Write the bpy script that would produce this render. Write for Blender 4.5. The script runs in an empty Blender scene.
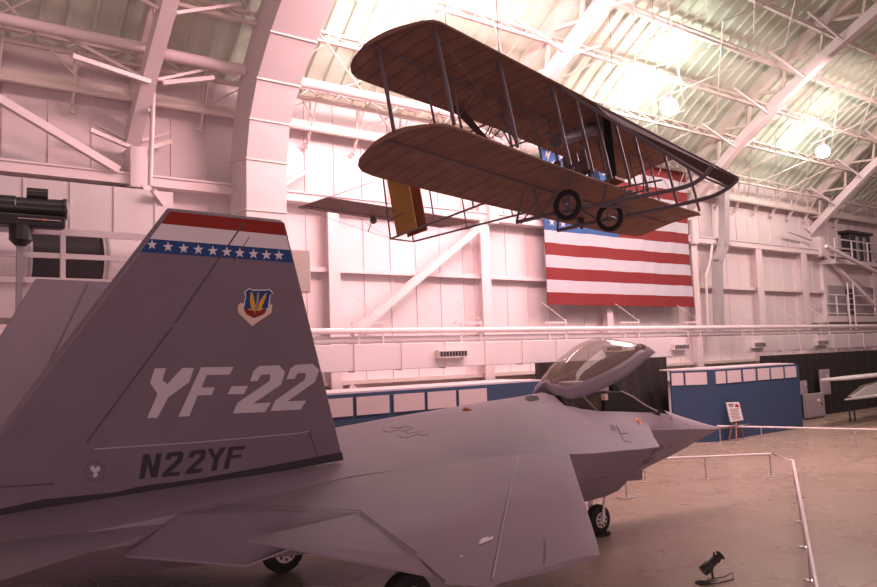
import bpy, bmesh, math, random
from mathutils import Vector, Matrix
random.seed(7)
V=Vector; pi=math.pi
C=bpy.context.scene.collection
# ---------------------------------------------------------------- camera model
F,PT,RL,H,YW=770.,.081,.035,3.85,.65
def ray(x,y):
    a2=(x-438.5)/F; b2=(293.5-y)/F
    a=a2*math.cos(RL)+b2*math.sin(RL); b=-a2*math.sin(RL)+b2*math.cos(RL)
    Y=math.cos(PT)-b*math.sin(PT); Z=math.sin(PT)+b*math.cos(PT); c,s=math.cos(YW),math.sin(YW)
    return V((a*c+Y*s,-a*s+Y*c,Z))
EYE=V((0,0,H))
def at(x,y,u=None,w=None,z=None):
    d=ray(x,y)
    t=u/d.x if u is not None else (w/d.y if w is not None else (z-H)/d.z)
    return EYE+d*t
def onplane(x,y,p,n):
    d=ray(x,y); return EYE+d*((p-EYE).dot(n)/d.dot(n))
# ---------------------------------------------------------------- materials
def mat(name,col,rough=.6,metal=0.,var=.0,scale=3.,bump=0.,bscale=20.,trans=0.,emit=None,es=1.,spec=.5,alpha=1.,stretch=(1,1,1)):
    m=bpy.data.materials.new(name); m.use_nodes=True; nt=m.node_tree; b=nt.nodes['Principled BSDF']
    b.inputs['Base Color'].default_value=(*col,1); b.inputs['Roughness'].default_value=rough
    b.inputs['Metallic'].default_value=metal; b.inputs['Specular IOR Level'].default_value=spec
    if trans: b.inputs['Transmission Weight'].default_value=trans
    if alpha<1: b.inputs['Alpha'].default_value=alpha
    if emit: b.inputs['Emission Color'].default_value=(*emit,1); b.inputs['Emission Strength'].default_value=es
    if var or bump:
        tc=nt.nodes.new('ShaderNodeTexCoord'); mp=nt.nodes.new('ShaderNodeMapping'); mp.inputs['Scale'].default_value=stretch
        nt.links.new(tc.outputs['Object'],mp.inputs[0])
    if var:
        n=nt.nodes.new('ShaderNodeTexNoise'); n.inputs['Scale'].default_value=scale; n.inputs['Detail'].default_value=5
        r=nt.nodes.new('ShaderNodeMapRange'); r.inputs[1].default_value=.3; r.inputs[2].default_value=.7; r.inputs[3].default_value=1-var; r.inputs[4].default_value=1+var
        mx=nt.nodes.new('ShaderNodeVectorMath'); mx.operation='SCALE'; mx.inputs[0].default_value=col
        nt.links.new(mp.outputs[0],n.inputs['Vector']); nt.links.new(n.outputs[0],r.inputs[0]); nt.links.new(r.outputs[0],mx.inputs['Scale']); nt.links.new(mx.outputs[0],b.inputs['Base Color'])
    if bump:
        n2=nt.nodes.new('ShaderNodeTexNoise'); n2.inputs['Scale'].default_value=bscale; bp=nt.nodes.new('ShaderNodeBump'); bp.inputs['Strength'].default_value=bump; bp.inputs['Distance'].default_value=.05
        nt.links.new(mp.outputs[0],n2.inputs['Vector']); nt.links.new(n2.outputs[0],bp.inputs['Height']); nt.links.new(bp.outputs[0],b.inputs['Normal'])
    return m
M={}
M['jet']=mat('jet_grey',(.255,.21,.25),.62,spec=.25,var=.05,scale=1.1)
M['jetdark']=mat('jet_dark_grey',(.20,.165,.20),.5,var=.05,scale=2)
M['band']=mat('dark_band',(.05,.045,.06),.5)
M['line']=mat('panel_line',(.10,.085,.10),.6)
M['linelight']=mat('panel_line_light',(.42,.38,.42),.6)
M['letter']=mat('letter_grey',(.60,.57,.60),.5)
M['letterdark']=mat('letter_dark',(.05,.045,.06),.5)
M['red']=mat('paint_red',(.27,.025,.018),.5); M['white']=mat('paint_white',(.75,.72,.75),.5); M['navy']=mat('paint_navy',(.02,.07,.22),.5)
M['yellow']=mat('paint_yellow',(.75,.42,.04),.5); M['cream']=mat('paint_cream',(.8,.62,.5),.5); M['orange']=mat('paint_orange',(.85,.18,.06),.5)
M['wall']=mat('wall_panel',(.72,.635,.645),.65,var=.04,scale=.5,stretch=(1,1,.2))
M['steel']=mat('painted_steel',(.74,.645,.655),.5,var=.03,scale=1)
M['steel2']=mat('painted_steel_cream',(.68,.60,.56),.5,var=.04,scale=1)
M['duct']=mat('duct_white',(.62,.57,.58),.4,var=.03,scale=.8)
M['galv']=mat('galvanised_duct',(.55,.52,.54),.35,metal=.4)
M['blue']=mat('partition_blue',(.028,.06,.13),.7,var=.05,scale=1)
M['panelwhite']=mat('partition_white',(.62,.53,.55),.6)
M['drape']=mat('dark_drape',(.018,.014,.015),.9,bump=.4,bscale=4,stretch=(6,6,.2))
M['black']=mat('black_metal',(.025,.022,.026),.4); M['rubber']=mat('rubber',(.012,.011,.012),.8)
M['dark']=mat('dark_void',(.02,.016,.018),.8)
M['lens']=mat('lens_glass',(.45,.4,.38),.08,metal=.6)
M['rail']=mat('rail_white',(.74,.66,.68),.4)
M['railgrey']=mat('rail_aluminium',(.55,.5,.48),.3,metal=.6)
M['wood']=mat('wood',(.25,.11,.05),.6,var=.15,scale=8)
M['spar']=mat('spar_grey',(.13,.11,.13),.5)
M['canvas']=mat('canvas_brown',(.245,.132,.095),.85,var=.16,scale=3,bump=.25,bscale=6)
M['canvasribshade']=mat('canvas_rib_shade',(.18,.095,.07),.85,var=.1,scale=3)  # darker stripes painted in for the shading along the wing ribs
M['canvaslight']=mat('canvas_tail',(.36,.25,.23),.85,var=.08,scale=3)
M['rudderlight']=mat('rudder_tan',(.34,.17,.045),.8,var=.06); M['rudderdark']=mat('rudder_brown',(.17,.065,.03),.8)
M['darkcloth']=mat('dark_cloth',(.085,.05,.045),.85)
M['trim']=mat('wing_edge',(.22,.13,.08),.6)
M['fred']=mat('flag_red',(.20,.016,.018),.8,bump=.3,bscale=5); M['fwhite']=mat('flag_white',(.49,.47,.52),.8,bump=.3,bscale=5); M['fblue']=mat('flag_blue',(.03,.09,.25),.8)
M['glass']=mat('canopy_glass',(.40,.30,.24),.04,trans=.0,alpha=.42,spec=1.)
M['paper']=mat('paper',(.85,.78,.8),.6); M['ink']=mat('ink',(.1,.08,.1),.7)
M['lamp']=mat('lamp_glow',(1,1,1),.5,emit=(.85,1,.95),es=26)
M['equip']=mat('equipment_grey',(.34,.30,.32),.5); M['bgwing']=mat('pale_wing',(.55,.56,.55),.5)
M['hub']=mat('wheel_hub',(.6,.52,.47),.5); M['seat']=mat('seat_olive',(.10,.08,.055),.8)
M['skin_metal']=mat('engine_metal',(.18,.14,.12),.35,metal=.7)
def floormat():
    m=bpy.data.materials.new('polished_concrete'); m.use_nodes=True; nt=m.node_tree; b=nt.nodes['Principled BSDF']; b.inputs['Specular IOR Level'].default_value=.3
    tc=nt.nodes.new('ShaderNodeTexCoord'); n=nt.nodes.new('ShaderNodeTexNoise'); n.inputs['Scale'].default_value=.22; n.inputs['Detail'].default_value=3; n.inputs['Distortion'].default_value=.1
    r=nt.nodes.new('ShaderNodeValToRGB'); r.color_ramp.elements[0].position=.3; r.color_ramp.elements[0].color=(.285,.222,.175,1); r.color_ramp.elements[1].position=.7; r.color_ramp.elements[1].color=(.34,.268,.215,1)
    nt.links.new(tc.outputs['Object'],n.inputs['Vector']); nt.links.new(n.outputs[0],r.inputs[0])
    br=nt.nodes.new('ShaderNodeTexBrick'); br.offset=0; br.inputs['Scale'].default_value=1; br.inputs['Brick Width'].default_value=6.1; br.inputs['Row Height'].default_value=6.1; br.inputs['Mortar Size'].default_value=.018
    br.inputs['Color1'].default_value=(1,1,1,1); br.inputs['Color2'].default_value=(.96,.96,.96,1); br.inputs['Mortar'].default_value=(.62,.6,.6,1)
    nt.links.new(tc.outputs['Object'],br.inputs['Vector'])
    mx=nt.nodes.new('ShaderNodeMix'); mx.data_type='RGBA'; mx.blend_type='MULTIPLY'; mx.inputs[0].default_value=1
    nt.links.new(r.outputs[0],mx.inputs[6]); nt.links.new(br.outputs[0],mx.inputs[7]); nt.links.new(mx.outputs[2],b.inputs['Base Color'])
    n2=nt.nodes.new('ShaderNodeTexNoise'); n2.inputs['Scale'].default_value=.9; n2.inputs['Detail'].default_value=6
    mr=nt.nodes.new('ShaderNodeMapRange'); mr.inputs[3].default_value=.22; mr.inputs[4].default_value=.34
    nt.links.new(tc.outputs['Object'],n2.inputs['Vector']); nt.links.new(n2.outputs[0],mr.inputs[0]); nt.links.new(mr.outputs[0],b.inputs['Roughness'])
    return m
M['floor']=floormat()
def deckmat():
    m=mat('roof_insulation',(.59,.64,.54),.45,var=.05,scale=.7,bump=.9,bscale=1.3); return m
M['deck']=deckmat()
# ---------------------------------------------------------------- mesh helpers
class MB:
    def __init__(s): s.v=[]; s.f=[]; s.m=[]
    def add(s,vs,fs,mi=0):
        o=len(s.v); s.v+= [tuple(v) for v in vs]; s.f+=[[i+o for i in f] for f in fs]; s.m+=[mi]*len(fs); return s
    def box(s,a,b,mi=0):
        x0,y0,z0=a; x1,y1,z1=b
        return s.add([(x0,y0,z0),(x1,y0,z0),(x1,y1,z0),(x0,y1,z0),(x0,y0,z1),(x1,y0,z1),(x1,y1,z1),(x0,y1,z1)],[(0,3,2,1),(4,5,6,7),(0,1,5,4),(1,2,6,5),(2,3,7,6),(3,0,4,7)],mi)
    def bar(s,p,q,wd,ht=None,up=(0,0,1),mi=0):
        p=V(p);q=V(q);ht=ht or wd;d=(q-p).normalized();up=V(up)
        if abs(d.dot(up))>.98: up=V((1,0,0)) if abs(d.x)<.9 else V((0,1,0))
        r=d.cross(up).normalized();t=r.cross(d)
        vs=[c+r*(i*wd/2)+t*(j*ht/2) for c in (p,q) for i,j in ((-1,-1),(1,-1),(1,1),(-1,1))]
        return s.add(vs,[(0,3,2,1),(4,5,6,7),(0,1,5,4),(1,2,6,5),(2,3,7,6),(3,0,4,7)],mi)
    def tube(s,pts,r,n=8,mi=0,closed=False,cap=True):
        pts=[V(p) for p in pts];k=len(pts);rs=r if isinstance(r,(list,tuple)) else [r]*k;rings=[]
        prev=None
        for i in range(k):
            if closed: d=(pts[(i+1)%k]-pts[i-1])
            else: d=pts[min(i+1,k-1)]-pts[max(i-1,0)]
            d.normalize()
            if prev is None:
                a=V((0,0,1)) if abs(d.z)<.9 else V((1,0,0)); e=d.cross(a).normalized()
            else: e=(prev-d*prev.dot(d)).normalized()
            prev=e; g=d.cross(e)
            rings.append([pts[i]+(e*math.cos(2*pi*j/n)+g*math.sin(2*pi*j/n))*rs[i] for j in range(n)])
        vs=[v for R in rings for v in R];fs=[]
        for i in range(k if closed else k-1):
            a=i*n;b=((i+1)%k)*n
            for j in range(n): fs.append((a+j,a+(j+1)%n,b+(j+1)%n,b+j))
        if cap and not closed: fs+= [tuple(range(n))[::-1],tuple((k-1)*n+j for j in range(n))]
        return s.add(vs,fs,mi)
    def lathe(s,c,axis,prof,n=24,mi=0):
        # prof list of (dist along axis, radius)
        c=V(c);ax=V(axis).normalized();a=V((0,0,1)) if abs(ax.z)<.9 else V((1,0,0));e=ax.cross(a).normalized();g=ax.cross(e)
        vs=[c+ax*h+(e*math.cos(2*pi*j/n)+g*math.sin(2*pi*j/n))*max(r,1e-4) for h,r in prof for j in range(n)]
        fs=[]
        for i in range(len(prof)-1):
            for j in range(n): fs.append((i*n+j,i*n+(j+1)%n,(i+1)*n+(j+1)%n,(i+1)*n+j))
        fs+=[tuple(range(n))[::-1],tuple((len(prof)-1)*n+j for j in range(n))]
        return s.add(vs,fs,mi)
    def poly(s,pts,mi=0): return s.add(pts,[tuple(range(len(pts)))],mi)
    def prism(s,pts,off,mi=0):
        n=len(pts);pts=[V(p) for p in pts];off=V(off)
        return s.add(pts+[p+off for p in pts],[tuple(range(n))[::-1],tuple(range(n,2*n))]+[(i,(i+1)%n,n+(i+1)%n,n+i) for i in range(n)],mi)
    def build(s,name,m,parent=None,smooth=None,bevel=0,label=None,fix=True):
        me=bpy.data.meshes.new(name); org=V((0,0,0))
        if parent is None:
            xs=[v[0] for v in s.v];ys=[v[1] for v in s.v];zs=[v[2] for v in s.v]
            org=V(((min(xs)+max(xs))/2,(min(ys)+max(ys))/2,min(zs)))
        else: org=parent_org(parent)
        me.from_pydata([V(v)-org for v in s.v],[],s.f); me.update()
        if fix:
            bm=bmesh.new(); bm.from_mesh(me); bmesh.ops.recalc_face_normals(bm,faces=bm.faces[:]); bm.to_mesh(me); bm.free()
        o=bpy.data.objects.new(name,me); C.objects.link(o); o.location=org if parent is None else (0,0,0)
        if parent is not None: o.parent=parent
        for k in (m if isinstance(m,(list,tuple)) else [m]): me.materials.append(M[k] if isinstance(k,str) else k)
        for p,mi in zip(me.polygons,s.m): p.material_index=mi
        if smooth is not None:
            me.polygons.foreach_set('use_smooth',[True]*len(me.polygons)); me.set_sharp_from_angle(angle=math.radians(smooth))
        if bevel:
            b=o.modifiers.new('bevel','BEVEL'); b.width=bevel; b.segments=2; b.limit_method='ANGLE'
        if label: o['label']=label
        return o
def parent_org(p):
    t=V((0,0,0))
    while p is not None: t=t+V(p.location); p=p.parent
    return t
def thing(name,label,cat,loc,group=None):
    o=bpy.data.objects.new(name,None); o.empty_display_size=.2; C.objects.link(o); o.location=loc; return tag(o,label,cat,group)
def tag(o,label,cat,group=None,kind=None):
    o['label']=label; o['category']=cat
    if group:o['group']=group
    if kind:o['kind']=kind
    return o
def struct(o,label=None,cat=None):
    o['kind']='structure'
    if label:o['label']=label; o['category']=cat
    return o
tn=[0]
def trim(mb,m,label,cat='steel beam',smooth=None,fix=True):
    tn[0]+=1; return struct(mb.build('trim_%d'%tn[0],m,smooth=smooth,fix=fix),label,cat)
# ================================================================ SETTING
W=24.
fl=MB().box((-12,-14,-.2),(80,26,0)).build('floor','floor'); struct(fl,'polished brown concrete hangar floor','floor')
mb=MB(); x=-12
while x<80:                                   # ribbed cladding: broad pans with raised seams
    mb.box((x,W,0),(x+1.10,W+.15,13.4)); mb.box((x+1.10,W-.035,0),(x+1.17,W+.15,13.4)); x+=1.17
struct(mb.build('wall_back','wall'),'tall pink-white clad hangar side wall with vertical seams','wall')
# roof: curve of the arch flange, the deck lies outside it
FL=[(24.7,9.9),(23.3,11.1),(21.7,12.5),(20.0,13.9),(17.9,15.3),(15.7,16.65),(13.2,17.95),(10.4,19.1),(7.4,20.1),(4.2,20.9),(.8,21.5),(-3,21.9),(-8,22.1),(-14,22)]
def offcurve(d,P=FL):
    out=[]
    for i,(w,z) in enumerate(P):
        a=V(P[max(i-1,0)]);b=V(P[min(i+1,len(P)-1)]);t=(b-a).normalized();n=V((-t.y,t.x))
        if n.y<0:n=-n
        out.append((w+n.x*d,z+n.y*d))
    return out
def along(P,s):
    for i in range(len(P)-1):
        a=V(P[i]);b=V(P[i+1]);l=(b-a).length
        if s<=l: return a+(b-a)*(s/l)
        s-=l
    return V(P[-1])
D=offcurve(2.05); D=[p for p in D if p[0]<25.2]
mb=MB(); us=[]; u=-12
while u<80: us+= [(u,0),(u+.50,0),(u+.54,.10),(u+.62,.10),(u+.66,0)]; u+=.70
nD=len(D); Din=offcurve(1.95); Din=Din[-nD:]
vs=[];
for (u,k) in us:
    for i in range(nD):
        p=V(D[i])+(V(Din[i])-V(D[i]))*(k/.10); vs.append((u,p.x,p.y))
fs=[(a*nD+i,(a+1)*nD+i,(a+1)*nD+i+1,a*nD+i+1) for a in range(len(us)-1) for i in range(nD-1)]
mb.add(vs,fs); struct(mb.build('ceiling','deck',fix=False),'curved ribbed insulated hangar roof','roof')
# eave beam, girts, columns
def hbar(u0,u1,w,z,dw,dz): return MB().box((u0,w-dw,z-dz/2),(u1,w,z+dz/2))
m_=MB().box((-8,W-.55,9.28),(60,W,9.62)); m_.box((-8,W-.6,9.56),(60,W,9.62)); trim(m_,'steel','broad pale horizontal wall beam above the flag rows','steel beam')
m_=MB().box((-8,W-.28,6.98),(60,W,7.02)).box((-8,W-.3,6.92),(60,W-.26,7.08)); trim(m_,'steel','slim horizontal wall rail halfway up the wall','steel beam')
m_=MB(); m_.box((-8,W-.45,11.95),(60,W,12.2)); m_.tube([(-8,W-.5,11.9),(60,W-.5,11.9)],.11); trim(m_,'steel2','horizontal beam along the top of the wall','steel beam',smooth=40)
m_=MB(); m_.box((-8,W-.25,2.95),(60,W,3.1)).box((-8,W-.25,2.2),(60,W,2.3)); trim(m_,'steel2','low horizontal wall rail behind the partitions','steel beam')
cols=[(7.15,.45,9.9),(13.75,.55,9.4),(20.8,.6,9.9),(27.75,.5,9.4),(34.6,.6,9.9),(42.0,.75,9.4),(48.3,.75,9.9),(55,.6,9.4)]
cols=[(at(px,290,w=W-.55).x if px else u,wd*.8,zt) for (u,wd,zt),px in zip(cols,(141.5,335.5,487.5,None,None,762,807,None))]
for u,wd,zt in cols:
    m_=MB(); m_.box((u-wd/2,W-.527,0),(u+wd/2,W-.48,zt)); m_.box((u-.03,W-.5,0),(u+.03,W,zt)); m_.box((u-wd/2,W-.05,0),(u+wd/2,W-.0,zt))
    trim(m_,'steel','upright steel wall column','column')
def diag(p,q,wd=.3,lab='diagonal steel wall brace'):
    m_=MB().bar(p,q,wd*.62,wd*.62,up=(0,1,0)); trim(m_,'steel',lab,'brace')
diag(at(478,228,w=23.3),at(352,334,w=23.3),.42,'long diagonal wall brace running down left of the flag')
diag(at(-6,96,w=22.6),at(118,170,w=23.4),.34,'diagonal brace dropping to the leftmost column')
diag(at(144,185,w=23.2),at(178,236,w=23.2),.35); diag(at(153,190,w=22.5),at(185,232,w=23.6),.22)
diag(at(168,195,w=22.9),at(172,300,w=22.9),.12,'slim upright pipe beside the leftmost column')
diag((8,W-.2,2.9),(13.5,W-.2,.2),.3); diag((14,W-.2,2.9),(18,W-.2,.2),.3); diag((48.6,W-.4,9.3),(55,W-1.2,5.2),.35,'diagonal brace by the right platforms')
# stub brackets on wall beside ribs
for a,b in (((90,130),(130,147)),((152,147),(171,141)),((231,190),(270,162)),((284,184),(311,168)),((788,231),(812,240))):
    p=at(*a,w=23.3); q=at(*b,w=23.6); m_=MB().bar(p,q,.12,.12); trim(m_,'steel2','short angled steel stub arm on the wall','bracket')
# arch ribs
def arch(u,lab):
    t=thing('roof_arch',lab,'arch',(u,24.5,9.9))
    P=offcurve(0); Q=offcurve(.42); vs=[]
    for (a,b),(c,d) in zip(P,Q):
        for uu in (u-.21,u+.21): vs+= [(uu,a,b),(uu,c,d)]
    fs=[]
    for i in range(len(P)-1):
        k=i*4; l=k+4; fs+= [(k,k+2,l+2,l),(k+1,l+1,l+3,k+3),(k,l,l+1,k+1),(k+2,k+3,l+3,l+2)]
    fs+= [(0,1,3,2)]; MB().add(vs,fs).build('flange','steel',t)
    R=offcurve(1.55); m2=MB()
    for i in range(len(R)-1): m2.bar((u,R[i][0],R[i][1]),(u,R[i+1][0],R[i+1][1]),.5,.2,up=(1,0,0))
    m2.build('outer_chord','steel2',t)
    m3=MB(); S=0; Qm=offcurve(.5); k=0
    while S<36:
        a=along(Qm,S);b=along(R,S+1.1);c=along(Qm,S+2.2); m3.bar((u,a.x,a.y),(u,b.x,b.y),.12); m3.bar((u,b.x,b.y),(u,c.x,c.y),.12); S+=2.2
    m3.build('web','steel2',t)
    # fly braces from flange to the joists on both sides
    J=offcurve(1.1)
    S=1.2
    while S<30:
        a=along(offcurve(.1),S+.0); b=along(J,S+.3)
        for sg in (-1,1): MB().bar((u+sg*.24,a.x,a.y),(u+sg*2.3,b.x,b.y),.085).build('fly_brace','steel',t)
        S+=2.15
    m4=MB().box((u-.24,24.0-.72,9.17),(u+.24,24.0-.03,10.4)); m4.build('shoe','steel',t)
for u,lab in ((-6.5,'roof arch far left beyond the frame'),(7.15,'broad pale roof arch rising at upper left of the photo'),(20.8,'pale roof arch passing behind the top wing of the biplane'),(34.6,'pale roof arch running from the nose of the biplane to the upper right corner'),(48.3,'rightmost roof arch landing by the dark box on the upper platform'),(62,'roof arch beyond the right platforms')):
    if u>-6: arch(u-(.1 if 8<u<40 else .5),lab)
# open web joists running along the roof
S=1.0; ji=0
J1=offcurve(1.75); J2=offcurve(1.1)
while S<30:
    a=along(J1,S);b=along(J2,S); m_=MB()
    if a.x<23.7:
        m_.bar((-8,a.x,a.y),(62,a.x,a.y),.14,.09); m_.bar((-8,b.x,b.y),(62,b.x,b.y),.15,.11)
        u=-8; k=0
        while u<62:
            p,q=(a,b) if k%2 else (b,a); m_.tube([(u,p.x,p.y),(u+.62,q.x,q.y)],.028,4,cap=False); u+=.62; k+=1
        trim(m_,'steel2','open web roof joist running along the vault','roof joist',fix=False)
    S+=2.15
# sag rods crossing on the underside of the roof
m_=MB()
for u0 in (-6.5,7.15,20.8,34.6,48.3):
    for k in range(5):
        S0=2+k*4.3; a=along(J2,S0); b=along(J2,S0+4.3)
        for (s0,s1) in ((1.5,6),(6,1.5),(7.2,12),(12,7.2),(3.5,9.5),(9.5,3.5)):
            m_.tube([(u0+s0,a.x,a.y-.05),(u0+s1,b.x,b.y-.05)],.03,5,cap=False)
trim(m_,'steel2','thin crossed bracing rods under the roof','brace',fix=False)
# big tube purlins near the wall top
for i,(q,w) in enumerate((((0,15),21.2),)):
    p=at(0,18,w=22.3); m_=MB().tube([(-6,p.y,p.z),(6.9,p.y,p.z)],.15,12); m_.tube([(6.9,p.y,p.z-.05),(9.6,p.y,p.z-.05)],.17,12); trim(m_,'steel','thick round pale pipe running under the roof at upper left','pipe',smooth=50)
p=at(300,82,w=22.3); m_=MB().tube([(11.5,p.y,p.z),(34,p.y,p.z)],.17,12); trim(m_,'steel','thick round pale pipe right of the roof duct','pipe',smooth=50)
# knee struts hanging from wall-top
m_=MB()
for u in [3.0+1.9*k for k in range(26)]:
    m_.bar((u,23.4,12.9),(u,23.75,11.35),.06); m_.bar((u,22.6,13.4),(u,23.7,11.4),.04); m_.bar((u-.08,23.8,11.4),(u+.08,23.8,11.3),.1)
trim(m_,'steel2','row of small hangers under the top wall beam','bracket')
for px in ((155,55,150,185),):
    m_=MB().tube([at(px[0],px[1],w=22.8),at(px[2],px[3],w=22.8)],.07,8); trim(m_,'steel','slim white drop pipe at upper left','pipe',smooth=50)
diag(at(72,56,w=21.6),at(150,82,w=22.2),.2,'slanting pale brace left of the broad arch'); diag(at(163,83,w=22.2),at(214,78,w=22.2),.2,'level pale brace between arch and roof duct'); diag(at(150,110,w=22.8),at(134,116,w=23.4),.18)
# upper glazing/duct casing box on left wall
m_=MB(); a=at(-20,187,w=22.8); b=at(173,203,w=22.8); m_.box((-4,22.8,6.9),(b.x,W-.6,9.0));
for k in range(6): m_.box((1.2+k*1.15,22.77,6.9),(1.24+k*1.15,22.8,9.0))
o=m_.build('wall_cabinet','duct'); tag(o,'large pale panelled casing on the wall behind the dark spotlight','casing')
# ---------------------------------------------------------------- ducts
t=thing('roof_duct','large square pale air duct curving down from the roof at left','air duct',(11,22.5,2))
DP=[(22.2,4.3),(22.35,6.3),(22.35,8.6),(22.3,10.2),(22.0,11.4),(21.4,12.5),(20.4,13.6),(19.0,14.8),(17.2,16.0),(15.0,17.2),(12.6,18.3),(10,19.2)]
ul,ur=9.62,10.98
def ductring(i):
    a=V(DP[max(i-1,0)]);b=V(DP[min(i+1,len(DP)-1)]);tt=(b-a).normalized();n=V((tt.y,-tt.x));
    if n.x<0:n=-n
    c=V(DP[i]); 
    w=0 if i<5 else min(1,(i-4)*.12)
    return [(ul,c.x,c.y),(ur+w*.6,c.x,c.y),(ur+w*.6,(c+n*1.3).x,(c+n*1.3).y),(ul,(c+n*1.3).x,(c+n*1.3).y)]
vs=[p for i in range(len(DP)) for p in ductring(i)]
fs=[(i*4+j,i*4+(j+1)%4,(i+1)*4+(j+1)%4,(i+1)*4+j) for i in range(len(DP)-1) for j in range(4)]+[(3,2,1,0),tuple(len(vs)-4+j for j in range(4))]
MB().add(vs,fs).build('casing','duct',t)
for i in range(1,len(DP)-1):
    m_=MB(); r=[V(p) for p in ductring(i)]; cc=sum(r,V((0,0,0)))/4; r=[cc+(p-cc)*1.02 for p in r]
    for j in range(4): m_.bar(r[j],r[(j+1)%4],.05,.05)
    m_.build('joint_flange','steel2',t)
MB().box((9.45,22.2,7.75),(9.75,22.35,8.1)).build('junction_box','steel2',t,bevel=.02)
def hduct(u0,u1,z0,z1,lab,gr):
    t=thing('wall_duct',lab,'air duct',((u0+u1)/2,22.,z0)); MB().box((u0,21.5,z0),(u1,21.85,z1)).build('casing','duct',t,bevel=.02)
    u=u0+1.6
    while u<u1-.3: MB().box((u-.02,21.47,z0-.03),(u+.02,21.88,z1+.03)).build('joint_flange','steel2',t); u+=1.85
    for g0,g1,g2,g3 in gr:
        g=MB().box((g0,21.3,g2),(g1,21.5,g3)).build('grille',['steel2'],t); s=MB(); s.box((g0+.05,21.29,g2+.05),(g1-.05,21.31,g3-.05))
        s.build('opening','black',g); q=MB(); n=max(6,int((g1-g0)/.14))
        for k in range(n+1): uu=g0+.05+(g1-g0-.1)*k/n; q.box((uu-.012,21.26,g2+.04),(uu+.012,21.3,g3-.04))
        q.build('vane','equip',g)
hduct(2,30.6,3.45,4.32,'long pale horizontal wall duct with dark grilles left of the gap',[(16.1,17.4,3.78,4.05),(24.8,25.8,3.78,4.03),(29.4,30.5,3.75,4.02)])
hduct(35.5,60,3.50,4.30,'pale horizontal wall duct with grilles at the right',[(35.95,37.0,3.70,4.0),(42.3,43.5,3.70,4.0),(50.2,51.4,3.72,4.02)])
for z,r,w,lab,mm in ((4.76,.10,21.7,'upper of the two pale pipes above the wall duct','steel'),(4.47,.12,21.9,'lower of the two pale pipes above the wall duct','duct')):
    o=MB().tube([(2,w,z),(58,w,z)],r,12).build('wall_pipe',mm,smooth=50); tag(o,lab,'pipe')
tt=None
for k,u in enumerate([9,13.6,17.9,22.4,27,31.5,36,40.5,44]):
    m_=MB().bar((u-.7,21.7,5.02),(u+.55,21.7,5.02),.06); m_.bar((u+.5,21.7,5.15),(u+.5,21.7,4.3),.035); m_.bar((u-.45,21.7,5.02),(u-.45,21.7,4.3),.035); m_.tube([(u+.5,21.7,5.1),(u+.1,22.6,5.9)],.012,5)
    o=m_.build('pipe_hanger','steel'); tag(o,'small pale pipe hanger above the long wall duct','pipe hanger','pipe hangers along the wall duct')
m_=MB(); 
for (x,y0,y1) in ((722,188,258),): 
    a=at(724,186,w=23.1); b=at(724,245,w=23.1); c=at(717,262,w=23.1); d=at(719,332,w=23.1)
    m_.bar(a,b,.42,.4,up=(0,1,0)); m_.bar(b,c,.42,.4,up=(0,1,0)); m_.bar(c,d,.42,.4,up=(0,1,0)); m_.bar(b+V((-.3,0,0)),b+V((.3,0,0)),.5,.06,up=(0,0,1))
o=m_.build('drop_duct','galv'); tag(o,'narrow grey metal drop duct on the wall right of the flag','air duct')
m_=MB().tube([at(712,245,w=23.4),at(710,262,w=23.4),at(706,275,w=23.4),at(708,330,w=23.4)],.07,8); o=m_.build('conduit','steel'); tag(o,'thin pale conduit beside the grey drop duct','pipe')
# box at the right end of left catwalk
# ---------------------------------------------------------------- left catwalk
t=thing('catwalk','white railed catwalk at left edge behind the jet fins','catwalk',(4,19,4.95))
MB().box((-3,18,4.95),(7.2,20.6,5.72)).build('deck','steel',t); MB().box((-3,17.93,5.68),(7.2,18.03,5.80)).build('deck_edge','rail',t)
for z in (6.80,6.28): MB().bar((-3,18,z),(7.2,18,z),.09 if z>6.5 else .08,.14 if z>6.5 else .11).build('handrail','rail',t)
for u in (-1,3.54,7.15): MB().bar((u,18,5.72),(u,18,6.8),.1,.1).build('post','rail',t)
o=MB().box((8.55,17.9,5.62),(9.45,19.2,6.72)).build('wall_box','steel2',bevel=.02); tag(o,'pale square metal box seen just right of the striped fin','box')
MB().box((8.9,19.2,6.0),(9.1,23.4,6.2)).build('wall_arm','steel2',o)
t=thing('round_duct','fat white round duct with a black middle section on the left catwalk','air duct',(4,19.4,5.72))
RR=.68; zc=5.72+RR; wc=19.5; ua=at(25,256,w=wc-RR).x; ub=at(104,256,w=wc-RR).x
MB().lathe((-3,wc,zc),(1,0,0),[(0,RR),(ua+3.05,RR)],40).build('left_section','duct',t,smooth=40)
MB().lathe((ua+.15,wc,zc),(1,0,0),[(0,RR),(ub-ua-.15,RR)],40).build('black_sleeve','black',t,smooth=40)
MB().lathe((ub+.1,wc,zc),(1,0,0),[(0,RR),(7.1-ub,RR)],40).build('right_section','duct',t,smooth=40)
for u in (ua,ub): MB().lathe((u,wc,zc),(1,0,0),[(0,RR),(0,RR+.05),(.05,RR+.05),(.05,RR+.01),(.10,RR+.01),(.10,RR+.05),(.15,RR+.05),(.15,RR)],40).build('clamp_band','galv',t,smooth=30)
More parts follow.
